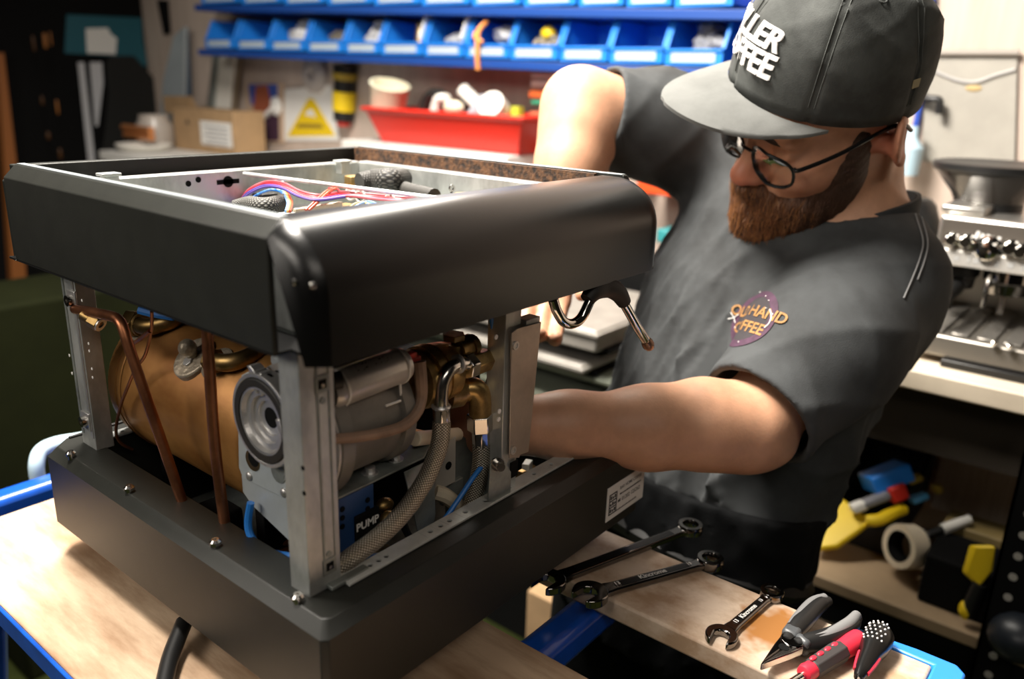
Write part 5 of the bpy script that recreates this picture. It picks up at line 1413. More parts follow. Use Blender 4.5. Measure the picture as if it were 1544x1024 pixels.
bagm = mat('clear bag', (.70, .70, .70), .25, 0, var=.5, vscale=60, bump=.8, bscale=90, dist=.01)
bagg = mat('grey bag', (.42, .43, .46), .3, 0, var=.6, vscale=50, bump=.8, bscale=90, dist=.01)
darkp = mat('dark parts', (.05, .045, .04), .5, 0, col2=(.35, .3, .22), vscale=70)
def crumple(c, r, m, name, label, cat, seed, grp):
    rnd = random.Random(seed); mb = MB().ell(c, r, 12, 8)
    for v_ in mb.v:
        d = (v_ - Vector(c)); k = 1 + rnd.uniform(-.28, .22); v_ += d * (k - 1)
    return solo(name, mb, m, label, cat, Vector(c) - V(0, 0, r[2]), grp, ang=20)
BINY = []
for i, (a, b) in enumerate(lower_edges):
    y1 = PX(a, 60, BXF).y; y0 = PX(b, 70, BXF).y
    BINY.append((y0, y1)); z = binz((y0 + y1) / 2, False)
    make_bin(y0, y1, z, labs[i], 'blue bins on the lower rail', True)
fill = {2: (bagm, 'clear bag of parts', 'bag'), 3: (darkp, 'heap of small dark parts', 'parts'), 4: (bagm, 'white bag of parts', 'bag'), 6: (bagg, 'grey bag of parts', 'bag'), 11: (bagg, 'shiny grey bag of parts', 'bag'), 8: (darkp, 'dark part', 'part')}
for i, (m_, l_, c_) in fill.items():
    y0, y1 = BINY[i]; yc_ = (y0 + y1) / 2; z = binz(yc_, False) + .004; w_ = (y1 - y0)
    for k in range(2 if i in (4, 11, 2) else 1):
        r = (.034, w_ * (.34 if k == 0 else .25), .027 if i in (4, 11, 2) else .024)
        crumple((BXF + .055 + .035 * k, yc_ + (.01 if k else -.008), z + r[2] * 1.25 + .03 * k + .002), r, m_, 'parts_bag' if c_ == 'bag' else 'small_part', f'{l_} {"lying at the back of" if k else "heaped in"} the {["","","third","fourth","fifth","","seventh","","ninth","","","twelfth"][i]} bin from the left', c_, i * 3 + k, None)
y0, y1 = BINY[5]; z = binz(y0, False)
solo('brass_part', MB().cyl((BXF + .05, (y0 + y1) / 2 - .02, z + .03), (BXF + .05, (y0 + y1) / 2 - .02, z + .07), .016, .010, 12).ell((BXF + .05, (y0 + y1) / 2 - .02, z + .075), .012), BRASS, 'brass fitting standing in the sixth blue bin from the left', 'fitting', (BXF + .05, (y0 + y1) / 2 - .02, z + .03))
for i, l_ in ((5, 'white card divider leaning at the right of the sixth bin from the left'), (6, 'white card divider leaning at the right of the seventh bin from the left')):
    y0, y1 = BINY[i]; z = binz(y0, False)
    solo('card_divider', MB().prism([(BXF + .008, .040), (BXF + .07, .115), (BXF + .03, .115), (BXF - .002, .045)], (0, y0 + .012, z), (1, 0, 0), (0, 0, 1), .004), PAPER, l_, 'card', (BXF + .03, y0 + .01, z + .04))
y0, y1 = BINY[7]; yc_ = (y0 + y1) / 2; z = binz(yc_, False)
tg = MB().tube([(BXF + .02, yc_ + .02, z + .085), (BXF - .008, yc_ + .022, z + .06), (BXF - .014, yc_ + .02, z + .01), (BXF - .012, yc_ + .018, z - .028)], .006, 8)
tg.tube([(BXF + .03, yc_ + .05, z + .07), (BXF - .008, yc_ + .035, z + .05), (BXF - .012, yc_ + .005, z + .035)], .005, 8)
solo('orange_strap', tg, mat('orange strap', (.72, .26, .06), .6), 'orange strap hanging out over the front of a blue bin', 'strap', (BXF - .01, yc_ + .02, z - .028))
crumple((BXF + .06, yc_ - .015, z + .055), (.03, .04, .020), bagm, 'parts_bag', 'clear bag lying across the bin with the orange strap', 'bag', 77, None)
y0, y1 = BINY[8]; z = binz(y0, False)
solo('yellow_part', MB().ell((BXF + .04, (y0 + y1) / 2 - .01, z + .062), (.016, .02, .016)), YELP, 'small yellow part in the ninth blue bin from the left', 'part', (BXF + .04, (y0 + y1) / 2, z + .046))
ps_ = BINY[9][1]; solo('white_card', MB().box((BXF + .05, ps_ - .004, .50), (BXF + .085, ps_ + .03, .515)), WHITEP, 'small white card sticking up between two blue bins', 'card', (BXF + .06, ps_, .50))
# upper row: only its lower part is in the frame
upper_edges = [(305, 361), (366, 425), (430, 490), (495, 560), (565, 632), (637, 708), (713, 785), (790, 868), (873, 940), (945, 1012), (1017, 1105)]
ords = ['first', 'second', 'third', 'fourth', 'fifth', 'sixth', 'seventh', 'eighth', 'ninth', 'tenth', 'eleventh']
for i, (a, b) in enumerate(upper_edges):
    y1 = PX(a, 12, BXF).y; y0 = PX(b, 12, BXF).y; z = binz((y0 + y1) / 2, True) + .008
    make_bin(y0, y1, z, f'blue bin cut off by the frame, {ords[i]} from left on the upper rail', 'blue bins on the upper rail', True)
def rail(top, name, label):
    ya, yb = .36, 2.30; off = -.004 if not top else .004
    za, zb = binz(ya, top) + off, binz(yb, top) + off
    mb = MB()
    for zz, xx in ((-.014, BXF + .02), (-.014, BXB)):
        pass
    vs = [(BXF - .004, ya, za), (BXB + .02, ya, za), (BXB + .02, yb, zb), (BXF - .004, yb, zb)]
    mb.add([(x, y, z - .020) for x, y, z in vs] + vs, [(0, 3, 2, 1), (4, 5, 6, 7), (0, 1, 5, 4), (1, 2, 6, 5), (2, 3, 7, 6), (3, 0, 4, 7)])
    solo(name, mb, mat('blue rail', (.010, .055, .26), .45), label, 'shelf', (1.4, 1.3, za), bevel=.002)
rail(False, 'bin_shelf', 'blue steel shelf under the lower row of bins')
rail(True, 'bin_shelf', 'blue steel shelf under the upper row of bins')
up = MB().box((BXF + .01, .345, .362), (BXB + .02, .358, .75))
solo('shelf_end_panel', mb_ if False else up, BLUEP, 'blue upright at the right end of the bin shelves, behind the cap', 'panel', (1.4, .35, .30))

# ================================================================== WALL SHELF WITH BOXES, JAR, RED TUB
SZ = .166
whitetop = mat('white laminate', (.80, .78, .74), .45)
ws = thing('wall_shelf', 'white laminate wall shelf behind the espresso machine carrying the red tub', 'shelf', (1.36, 1.2, SZ - .03))
MB().box((1.24, .88, SZ - .028), (XW, 1.47, SZ)).build('shelf_board', whitetop, ws, bevel=.002)
for y in (.92, 1.4): MB().prism([(1.27, SZ - .028), (XW, SZ - .028), (XW, SZ - .20)], (0, y, 0), (1, 0, 0), (0, 0, 1), .02).build('bracket', GALVD, ws)
# red tub
tb = thing('storage_tub', 'red plastic tub full of odd parts on the white wall shelf', 'tub', (1.34, 1.14, SZ))
ya, yb = PX(556, 165, 1.27).y, PX(796, 170, 1.27).y
x0, x1 = 1.25, 1.43
def tubloop(i, z, xo=0): return [(x0 + i, yb + i, z), (x1 - i, yb + i, z), (x1 - i, ya - i, z), (x0 + i, ya - i, z)]
h_ = .092
lp_ = [tubloop(.034, SZ + .001), tubloop(.004, SZ + h_ - .012), tubloop(-.006, SZ + h_ - .010), tubloop(-.006, SZ + h_), tubloop(.010, SZ + h_), tubloop(.036, SZ + .006)]
loops_mesh(lp_).build('tub_shell', REDP, tb, bevel=.004, seg=3)
def tubthing(name, mb, m, label, cat, base): return solo(name, mb, m, label, cat, base)
yy = lambda px: PX(px, 175, 1.33).y
SZ_shelf = SZ; SZ = SZ + .016
p = V(1.33, yy(586), SZ + h_)
tubthing('plastic_beaker', MB().lathe(p + V(0, .01, -.06), (-.12, -.30, 1), [(0, .042), (.10, .052), (.104, .055), (.108, .055), (.108, .050), (.02, .040)], 24), mat('cream beaker', (.76, .74, .56), .5), 'cream plastic beaker tilted in the left end of the red tub', 'beaker', p)
p = V(1.36, yy(648), SZ + h_)
tubthing('black_hose', MB().tube([p + V(0, .06, -.03), p + V(0, .03, .014), p + V(0, -.01, .018), p + V(0, -.045, -.02)], .016, 10), RUBBER, 'short black hose arching in the red tub', 'hose', p)
p = V(1.31, yy(670), SZ + h_)
tubthing('white_pipe_elbow', MB().tube([p + V(0, .02, -.035), p + V(0, .005, .008), p + V(0, -.03, .014)], .012, 10), WHITEP, 'white bent pipe leaning on the front of the red tub', 'pipe', p)
p = V(1.36, yy(705), SZ + h_)
tubthing('white_tube', MB().cyl(p + V(0, .045, .035), p + V(0, -.04, -.02), .018, n=14), WHITEP, 'white tube standing aslant in the middle of the red tub', 'tube', p)
p = V(1.31, yy(692), SZ + h_)
tubthing('cream_cap', MB().ell(p + V(0, 0, -.008), (.022, .03, .018)), CREAM, 'cream round cap beside the white tube in the red tub', 'cap', p)
p = V(1.34, yy(725), SZ + h_)
tubthing('grey_fitting', MB().cyl(p + V(0, .03, -.03), p + V(0, -.01, .012), .022, n=12), mat('grey plastic', (.40, .42, .48), .5), 'grey plastic fitting at the right of the red tub', 'fitting', p)
p = V(1.31, yy(752), SZ + h_)
tubthing('round_stopper', MB().cyl(p + V(.02, .005, -.012), p + V(-.012, 0, .006), .034, n=24), WHITEP, 'round white stopper standing in the right end of the red tub', 'stopper', p)
p = V(1.35, yy(772), SZ + h_)
tubthing('green_clip', MB().box(p + V(-.01, -.012, -.025), p + V(.01, .012, .002)), mat('lime plastic', (.45, .5, .04), .5), 'small lime green clip at the right end of the red tub', 'clip', p)
p = V(1.36, yy(684), SZ + h_)
tubthing('dark_coupling', MB().cyl(p + V(0, .02, -.03), p + V(0, -.02, .006), .02, n=12), RUBBER, 'dark coupling behind the white bent pipe in the red tub', 'coupling', p)
TZ = .068
wtb = thing('white_table', 'white table by the wall with a cardboard box, jar and dish on it', 'table', (1.28, 2.2, FZ))
MB().box((1.06, 1.55, TZ - .03), (XW - .002, 2.52, TZ)).build('table_top', whitetop, wtb, bevel=.002)
for x in (1.09, 1.45):
    for y in (1.6, 2.48): MB().box((x - .02, y - .02, FZ), (x + .02, y + .02, TZ - .03)).build('leg', whitetop, wtb)
# cardboard boxes
SZ = SZ_shelf
card = mat('cardboard', (.42, .27, .14), .8, 0, var=.15, vscale=20)
def rbox(name, x, y0, y1, h, m, label, cat, z=None, d=.12):
    z = TZ
    t = thing(name, label, cat, (x + d / 2, (y0 + y1) / 2, z))
    MB().box((x, y0, z), (x + d, y1, z + h)).build('body', m, t, bevel=.002)
    return t
cx = 1.31
b1 = rbox('cardboard_box', cx, PX(352, 190, cx).y, PX(262, 190, cx).y, PX(320, 166, cx).z - TZ, card, 'brown cardboard box with white address label on the white table', 'box')
ya_, yb_ = PX(303, 200, cx).y, PX(349, 200, cx).y
zl = PX(325, 220, cx).z; zh = PX(325, 184, cx).z
MB().box((cx - .001, yb_, zl), (cx, ya_, zh)).build('address_label', PAPER, b1)
lm = MB()
for k in range(5): lm.box((cx - .0016, yb_ + .02, zh - .015 - k * .014), (cx - .001, ya_ - .02 - .02 * (k % 2), zh - .020 - k * .014))
lm.build('printed_lines', mat('grey print', (.35, .35, .36), .7), b1)
MB().prism([(0, 0), (.024, 0), (.012, .02)], (cx - .0004, PX(280, 187, cx).y, PX(280, 187, cx).z), (0, -1, 0), (0, 0, 1), .0006).build('arrow_mark', INK, b1)
yA, yB = PX(247, 160, cx + .06).y, PX(302, 160, cx + .06).y
MB().prism([(yB, PX(300, 166, cx + .06).z - .02), (yA, PX(300, 166, cx + .06).z - .02), (yA, PX(255, 145, cx + .06).z), (yB + .06, PX(290, 145, cx + .06).z)], (cx + .06, 0, 0), (0, 1, 0), (0, 0, 1), .004).build('open_flap', card, b1)
# glass jar with copper offcuts
jp = PX(236, 222, 1.26); jp.z = TZ
jar = thing('glass_jar', 'cloudy glass jar on the white table, left of the cardboard box', 'jar', jp)
MB().lathe(jp, (0, 0, 1), [(0, .055), (.01, .062), (.08, .062), (.10, .05), (.115, .05), (.115, .046), (.10, .046), (.08, .058), (.012, .058), (.008, .05)], 28, True, False).build('jar_body', mat('cloudy glass', (.62, .56, .5), .25, trans=.35), jar)
MB().lathe(jp + V(0, 0, .008), (0, 0, 1), [(0, .05), (.05, .055), (.06, .03)], 20).build('small_parts', mat('jar contents', (.30, .22, .17), .6, 0, col2=(.6, .5, .4), vscale=60), jar)
for k, (a_, b_) in enumerate((((187, 192), (228, 197)), ((190, 203), (229, 207)))):
    p, q = PX(*a_, 1.20), PX(*b_, 1.19)
    t = MB().cyl(p, q, .0125, n=18)
    solo('copper_offcut', t, mat('bright copper', (.70, .28, .10), .35, .6), ['upper of two copper tube offcuts resting across the glass jar', 'lower of two copper tube offcuts resting against the glass jar'][k], 'pipe', (p + q) / 2)
dp = PX(222, 226, 1.17); dp.z = TZ
solo('white_dish', MB().lathe(dp + V(0, .02, 0), (0, 0, 1), [(0, .05), (.006, .075), (.020, .09), (.024, .09), (.022, .082), (.008, .06)], 32), WHITEP, 'white plastic dish on the white table in front of the glass jar', 'dish', dp)
# aluminium panel and white boards leaning at the wall
solo('aluminium_panel', MB().prism([(PX(a, b, 1.44).y, PX(a, b, 1.44).z) for a, b in ((238, 215), (246, 120), (262, 55), (278, 40), (277, 150), (268, 215))], (1.44, 0, 0), (0, 1, 0), (0, 0, 1), .012), mat('brushed panel', (.55, .62, .66), .4, .5), 'pale aluminium panel leaning on the wall behind the cardboard box', 'panel', (1.44, 2.75, TZ))
solo('blue_board', MB().prism([(PX(a, b, 1.46).y, PX(a, b, 1.46).z) for a, b in ((268, 165), (273, 45), (281, 42), (285, 150), (280, 168))], (1.46, 0, 0), (0, 1, 0), (0, 0, 1), .01), mat('slate blue board', (.06, .10, .16), .5), 'dark blue grey board leaning behind the pale aluminium panel', 'panel', (1.46, 2.72, TZ))
for k, (pts, m_, l_) in enumerate(((((306, 205), (320, 82), (327, 82), (316, 205)), GALVD, 'grey metal strip leaning on the wall left of the white board'), (((315, 205), (326, 80), (348, 80), (335, 205)), WHITEP, 'white board leaning on the wall above the cardboard box'), (((333, 205), (346, 78), (354, 80), (340, 205)), mat('brown strip', (.20, .15, .10), .6), 'brown strip leaning on the wall right of the white board'))):
    solo(('metal_strip', 'white_board', 'wooden_strip')[k], MB().prism([(PX(a, b, 1.45).y, PX(a, b, 1.45).z) for a, b in pts], (1.452 + .011 * k * 0 + [0, .012, .024][k], 0, 0), (0, 1, 0), (0, 0, 1), .01), m_, l_, 'board', (1.45, 2.45, TZ))

# pinned things on the wall
def wallpoly(pts, x=XW - .004): return [(PX(a, b, x).y, PX(a, b, x).z) for a, b in pts]
def wallplate(name, pts, m, label, cat, th=.004, x=XW - .004, **k):
    pl = wallpoly(pts, x); cy = sum(p[0] for p in pl) / len(pl); cz = min(p[1] for p in pl)
    return solo(name, MB().prism(pl, (x - th, 0, 0), (0, 1, 0), (0, 0, 1), th), m, label, cat, (x, cy, cz), **k)
pou = thing('pinned_pouch', 'clear pouch with red and blue card and white tool pinned on the wall', 'pouch', (XW - .01, 2.18, .11))
MB().prism(wallpoly(((372, 124), (428, 124), (430, 216), (374, 214))), (XW - .007, 0, 0), (0, 1, 0), (0, 0, 1), .003).build('backing_card', mat('tan card', (.55, .40, .28), .7), pou)
MB().prism(wallpoly(((376, 127), (420, 127), (419, 160), (380, 158))), (XW - .009, 0, 0), (0, 1, 0), (0, 0, 1), .002).build('blue_print', mat('blue print', (.05, .10, .42), .6), pou)
MB().prism(wallpoly(((388, 130), (405, 128), (412, 160), (394, 188), (384, 168))), (XW - .011, 0, 0), (0, 1, 0), (0, 0, 1), .002).build('red_print', mat('rust print', (.36, .10, .05), .6), pou)
MB().prism(wallpoly(((395, 185), (422, 165), (423, 212), (392, 212))), (XW - .0105, 0, 0), (0, 1, 0), (0, 0, 1), .002).build('purple_print', mat('mauve print', (.42, .32, .42), .6), pou)
pa, pb2 = PX(383, 192, XW - .016), PX(416, 160, XW - .016)
MB().bar(pa, pb2, .012, .022, (1, 0, 0)).ell(pa, (.01, .028, .03)).ell(pb2, (.01, .03, .032)).build('white_tool', PAPER, pou, bevel=.003)
tri = thing('hazard_sign', 'yellow triangular hazard sign on the wall left of the red tub', 'sign', (XW - .01, 1.93, .13))
MB().prism(wallpoly(((434, 206), (466, 148), (474, 150), (507, 205))), (XW - .008, 0, 0), (0, 1, 0), (0, 0, 1), .004).build('sign_plate', YELP, tri, bevel=.002)
tm = MB().prism(wallpoly(((461, 173), (467, 165), (473, 166), (478, 177))), (XW - .0088, 0, 0), (0, 1, 0), (0, 0, 1), .0007)
tm.build('symbol', PAPER, tri)
MB().prism(wallpoly(((452, 186), (486, 187), (490, 194), (448, 193))), (XW - .0088, 0, 0), (0, 1, 0), (0, 0, 1), .0007).build('caption_strip', mat('dark mustard', (.30, .20, .02), .6), tri)
wallplate('sign_backing_sheet', ((430, 135), (500, 128), (512, 212), (428, 212)), PAPER, 'white sheet on the wall behind the yellow hazard sign', 'sheet', .002)
rp2 = PX(468, 112, XW - .03)
solo('round_fitting', MB().lathe(rp2 + V(.03, 0, 0), (-1, 0, 0), [(0, .058), (.02, .058), (.03, .042), (.03, .02), (.015, .015)], 24), mat('dull grey plastic', (.40, .36, .34), .6), 'dull grey round fitting on the wall under the blue bins', 'fitting', rp2)
lv = thing('hanging_torch', 'black and yellow torch hanging on the wall right of the hazard sign', 'torch', (XW - .03, 1.76, .2))
la, lb = PX(521, 98, XW - .03), PX(518, 184, XW - .03)
MB().cyl(la, la.lerp(lb, .3), .038, .034, 18).cyl(la.lerp(lb, .3), la.lerp(lb, .98), .034, .032, 18).build('body', BLACK, lv)
MB().cyl(la.lerp(lb, .46), la.lerp(lb, .80), .0365, .0355, 18).build('yellow_sleeve', YELP, lv)
MB().cyl(la.lerp(lb, .14), la.lerp(lb, .26), .0395, .037, 18).build('yellow_band', mat('mustard', (.35, .24, .02), .5), lv)
MB().cyl(la.lerp(lb, .98), la.lerp(lb, 1.06), .022, n=14).build('red_tail', REDP, lv)
# orange and white boxes piled at the right of the tub
specs = [((800, 109), (862, 118), (.62, .58, .60), 'mauve white pack at the top of the coloured stack'), ((800, 120), (868, 134), (.60, .48, .45), 'pale pack second in the coloured stack'), ((797, 136), (862, 150), (.70, .14, .03), 'orange pack third in the coloured stack'),
         ((800, 151), (850, 160), (.03, .28, .16), 'green strip pack in the coloured stack'), ((797, 168), (860, 178), (.66, .16, .08), 'red orange pack in the middle of the coloured stack'), ((794, 180), (860, 194), (.76, .74, .72), 'white pack in the middle of the coloured stack'),
         ((792, 198), (860, 212), (.72, .10, .01), 'bright orange pack under the white one in the coloured stack'), ((790, 215), (860, 230), (.76, .74, .72), 'white pack low in the coloured stack'), ((790, 232), (870, 252), (.68, .09, .02), 'deep orange pack at the foot of the coloured stack')]
for k, (a_, b_, c_, l_) in enumerate(specs):
    X_ = 1.38
    p, q = PX(*a_, X_), PX(*b_, X_)
    solo('fastener_pack', MB().box((X_, q.y, q.z), (XW - .01, p.y, p.z)), mat('pack %d' % k if False else 'pack ' + 'abcdefghi'[k], c_, .5), l_ + ' right of the red tub', 'pack', (X_, (p.y + q.y) / 2, q.z), 'coloured packs right of the red tub', bevel=.003)
for k, (a_, b_, c_, l_) in enumerate((((925, 222), (950, 262), (.70, .09, .02), 'orange pack seen under the raised sleeve'), ((960, 272), (1035, 300), (.70, .07, .01), 'orange red tool handle seen below the armpit'), ((990, 345), (1006, 368), (.03, .25, .27), 'small teal box at the right end of the machine'))):
    X_ = 1.36; p, q = PX(*a_, X_), PX(*b_, X_)
    solo(('orange_pack', 'orange_tool', 'teal_box')[k], MB().box((X_, q.y, q.z), (XW - .004, p.y, p.z)), mat('odd ' + 'abc'[k], c_, .5), l_, ('pack', 'tool', 'box')[k], (X_, (p.y + q.y) / 2, q.z), bevel=.004)
p = PX(993, 440, 1.32); solo('orange_bottle', MB().lathe(p + V(0, 0, -.05), (0, 0, 1), [(0, .028), (.05, .03), (.07, .018), (.09, .014)], 18), mat('orange bottle', (.72, .22, .02), .4), 'orange bottle seen between the machine and the grey shirt', 'bottle', p - V(0, 0, .05))
# dark rack under the wall shelf with grey trays stacked
trm = mat('grey painted tray', (.30, .28, .25), .45, .2, var=.2, vscale=20)
def tray_box(corner, X_, dy, dx, h, label, m=trm):
    c = PX(*corner, X_); t = thing('metal_tray', label, 'tray', (X_ + dx / 2, c.y + dy / 2, c.z - h), 'grey trays stacked in the dark rack')
    MB().box((X_, c.y, c.z - h), (X_ + dx, c.y + dy, c.z)).build('tray_body', m, t, bevel=.004)
    MB().box((X_ - .006, c.y - .006, c.z - .012), (X_, c.y + dy + .004, c.z - .004)).build('front_rim', m, t, bevel=.002)
    MB().box((X_, c.y - .006, c.z - .012), (X_ + dx, c.y, c.z - .004)).build('side_rim', m, t, bevel=.002)
    return t
gt = mat('grey green tray', (.20, .22, .17), .5)
TR = [((900, 500), .88, .5, .040, trm, 'uppermost grey metal tray in the dark rack behind the machine'), ((878, 552), .88, .5, .018, trm, 'second grey metal tray from the top in the dark rack'),
      ((950, 580), .92, .6, .018, gt, 'third grey tray with a greenish edge in the dark rack'), ((950, 633), .92, .7, .018, gt, 'lowest grey tray just above the forearm in the dark rack')]
rk = thing('dark_rack', 'black steel rack holding grey trays behind the machine', 'rack', (1.2, .7, FZ))
RY0 = PX(1000, 600, .92).y
for c_, X_, dy, h_2, m_, l_ in TR:
    tray_box(c_, X_, dy, .30, h_2, l_, m_)
    q = PX(*c_, X_); MB().box((X_ + .03, q.y - .01, q.z - h_2 - .006), (1.24, 1.2, q.z - h_2 - .0005)).build('rack_shelf', BLACKM, rk)
MB().box((1.225, .30, FZ), (1.25, 1.3, -.03)).build('back_sheet', BLACKM, rk)
qb = PX(993, 440, 1.32); MB().box((1.25, qb.y - .06, qb.z - .062), (1.40, qb.y + .06, qb.z - .0505)).build('rack_ledge', BLACKM, rk)
for t_ in TR: print(t_[5][:20], PX(*t_[0], t_[1]))
for y in (1.2,): MB().box((1.0, y, FZ), (1.25, y + .03, -.03)).build('side_sheet', BLACKM, rk)
ym = min(PX(*t_[0], t_[1]).y for t_ in TR) - .03; q = PX(*TR[0][0], .88); MB().box((1.19, ym - .03, FZ), (1.224, ym - .001, q.z)).build('upright', BLACKM, rk)

# ================================================================== LEFT: DARK STORAGE RACK
lr = thing('tool_rack', 'tall black storage rack with a teal panel at the dark left end', 'rack', (1.2, 3.3, FZ))
RY = 2.96
MB().box((.72, RY, FZ), (XW - .005, 4.5, 1.2)).build('cabinet_body', BLACKM, lr, bevel=.004)
def endpoly(pts, y=RY): return [(PY(a, b, y).x, PY(a, b, y).z) for a, b in pts]
def endplate(name, pts, y, th, m, par): return MB().prism(endpoly(pts, y), (0, y, 0), (1, 0, 0), (0, 0, 1), th).build(name, m, par)
endplate('teal_panel', ((97, 80), (100, 22), (213, 27), (215, 60), (222, 100), (205, 100), (204, 86)), RY - .001, .004, mat('teal panel', (.012, .10, .135), .5), lr)
endplate('paper_note', ((131, 80), (129, 43), (162, 42), (167, 51), (176, 58), (174, 82)), RY - .006, .002, PAPER, lr)
for pts in (((117, 94), (126, 94), (143, 246), (133, 246)), ((135, 94), (153, 94), (155, 125), (147, 190), (143, 190))):
    endplate('white_strip', pts, RY - .008, .004, mat('grey white strip', (.55, .55, .57), .6), lr)
ap = [(PY(a, b, RY - .014).x, PY(a, b, RY - .014).z) for a, b in ((158, 95), (165, 84), (200, 84), (232, 120), (238, 165), (228, 200), (220, 245), (150, 245), (158, 190), (162, 140))]
solo('black_apron', MB().prism(ap, (0, RY - .018, 0), (1, 0, 0), (0, 0, 1), .010), mat('black cloth', (.008, .008, .007), .9), 'black apron hanging on the end of the dark rack', 'apron', (1.1, RY - .03, ap[6][1]), bevel=.006)
wp = endpoly(((-4, 80), (6, 80), (27, 262), (40, 420), (48, 560), (26, 560), (18, 420), (8, 262)), RY - .045)
wb0 = wp[4]; wp[4] = (wb0[0] + .02, FZ); wp[5] = (wp[5][0] + .02, FZ)
solo('wooden_post', MB().prism(wp, (0, RY - .003, 0), (1, 0, 0), (0, 0, 1), .042), mat('orange brown wood', (.30, .10, .02), .6), 'orange brown wooden post at the dark left edge', 'post', (wp[2][0], RY - .02, FZ))
for k, (px, py, w_, h_2) in enumerate(((50, 66, 7, 22), (67, 62, 8, 22), (76, 59, 5, 20), (86, 162, 6, 20), (63, 152, 6, 12), (90, 232, 7, 14), (72, 205, 7, 10))):
    a_, b_ = PY(px - w_ / 2, py - h_2 / 2, RY), PY(px + w_ / 2, py + h_2 / 2, RY); r_ = abs(a_.x - b_.x) / 2; xx_ = (a_.x + b_.x) / 2
    hs_ = thing('hanging_screwdriver', ['leftmost amber screwdriver handle high on the dark rack', 'brightest amber handle high on the dark rack', 'narrow amber handle right of the brightest one', 'amber handle halfway down the dark rack', 'dim amber handle halfway down the dark rack', 'amber handle just above the machine corner', 'dim amber handle low on the dark rack'][k], 'screwdriver', (xx_, RY, b_.z - .09), 'amber handles on the dark rack')
    yc2 = RY - r_ * .85
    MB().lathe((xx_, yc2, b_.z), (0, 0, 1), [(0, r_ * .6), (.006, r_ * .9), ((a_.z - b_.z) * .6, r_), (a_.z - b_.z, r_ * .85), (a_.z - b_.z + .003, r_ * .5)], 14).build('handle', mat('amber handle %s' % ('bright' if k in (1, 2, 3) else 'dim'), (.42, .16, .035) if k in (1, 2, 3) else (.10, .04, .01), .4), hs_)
    MB().cyl((xx_, yc2, b_.z - .09), (xx_, yc2, b_.z), r_ * .28, n=8).build('shaft', BLACKM, hs_)
p, q = PY(48, 425, RY), PY(68, 442, RY)
solo('hanging_tag', MB().box((p.x, RY - .005, q.z), (q.x, RY + .001, p.z)), mat('tan tag', (.30, .20, .13), .7), 'small tan tag in the dark under the left end of the machine', 'tag', (p.x, RY, q.z))
oc = PX(95, 446, .5)
solo('olive_crate', MB().box((.30, oc.y, FZ), (.70, oc.y + .25, oc.z)), mat('dark olive crate', (.010, .012, .003), .85, var=.3, vscale=4, spec=.1), 'dark olive crate standing on the floor at the left edge', 'crate', (.5, oc.y + .8, FZ), bevel=.01)
wj = wallplate('black_wall_strip', ((240, 0), (254, 0), (258, 50), (250, 52)), BLACKM, 'black strip hanging on the wall above the aluminium panel', 'strip', .01)

# ================================================================== RIGHT: COUNTER, COFFEE MACHINE, LOWER SHELF
CZ = -.05; CX = .985
ct = thing('counter', 'pale-topped counter at the right carrying a small coffee machine', 'counter', (1.24, -.5, FZ))
woodt = mat('pale counter edge', (.72, .62, .48), .5, 0, var=.1, vscale=12)
MB().box((CX, -1.2, CZ - .03), (XW, .20, CZ)).build('worktop', woodt, ct, bevel=.003)
MB().box((CX + .05, -1.2, CZ - .14), (XW, .20, CZ - .0305)).build('apron_rail', mat('dark brown rail', (.03, .022, .014), .7), ct)
bpan = mat('brown back board', (.34, .25, .17), .7, 0, var=.25, vscale=8)
MB().box((XW - .03, -1.2, FZ), (XW - .001, .20, CZ - .14)).build('back_board', bpan, ct)
LZ = -.40
shf = mat('raw shelf board', (.42, .30, .18), .6, 0, var=.15, vscale=10)
MB().box((.93, -1.2, LZ - .02), (XW - .03, .19, LZ)).build('lower_shelf', shf, ct, bevel=.002)
MB().box((.94, -1.2, LZ - .08), (.96, .19, LZ - .021)).build('shelf_rail', BLACKM, ct)
def upright(y, name='slotted_upright'):
    u = MB().box((.925, y - .045, FZ), (.929, y, CZ - .03)).box((.925, y - .004, FZ), (.965, y, CZ - .03)).build(name, BLACKM, ct)
    z = FZ + .3
    h0_ = MB().cyl((.924, y - .022, z), (.925, y - .022, z), .0055, n=10).build('slot_hole', mat('slot light', (.42, .40, .36), .6), u)
    for k in range(1, 22): inst(h0_, (0, 0, k * .032))
upright(-.265); upright(.20)
gp = PX(1462, 750, XW - .031)
grm = mat('ribbed grey board', (.68, .60, .52), .6, 0, col2=(.55, .47, .39), vscale=30, stretch=(1, 6, .3))
MB().box((1.300, PX(1545, 720, 1.3).y, LZ), (1.306, PX(1412, 720, 1.3).y, PX(1440, 690, 1.3).z)).build('grey_panel', grm, ct)
# --- tool bag
tbg = thing('tool_bag', 'open black and yellow tool bag on the lower shelf', 'tool bag', (1.12, -.02, LZ))
yl, yr = PX(1228, 800, 1.06).y, PX(1348, 800, 1.06).y
clothb = mat('black nylon', (.012, .012, .012), .75, bump=.4, bscale=400)
loops_mesh([[(1.06, yr, LZ), (1.29, yr, LZ), (1.29, yl, LZ), (1.06, yl, LZ)], [(1.06, yr - .005, LZ + .045), (1.29, yr - .005, LZ + .13), (1.29, yl, LZ + .13), (1.06, yl, LZ + .055)],
            [(1.08, yr + .008, LZ + .047), (1.28, yr + .008, LZ + .132), (1.28, yl - .008, LZ + .132), (1.08, yl - .008, LZ + .057)], [(1.08, yr + .02, LZ + .01), (1.28, yr + .02, LZ + .01), (1.28, yl - .02, LZ + .01), (1.08, yl - .02, LZ + .01)]]).build('bag_body', clothb, tbg, bevel=.008)
fl_ = [P(1225, 748, 1.40), P(1256, 740, 1.40), P(1314, 784, 1.32), P(1292, 802, 1.32), P(1262, 824, 1.32), P(1228, 828, 1.33)]
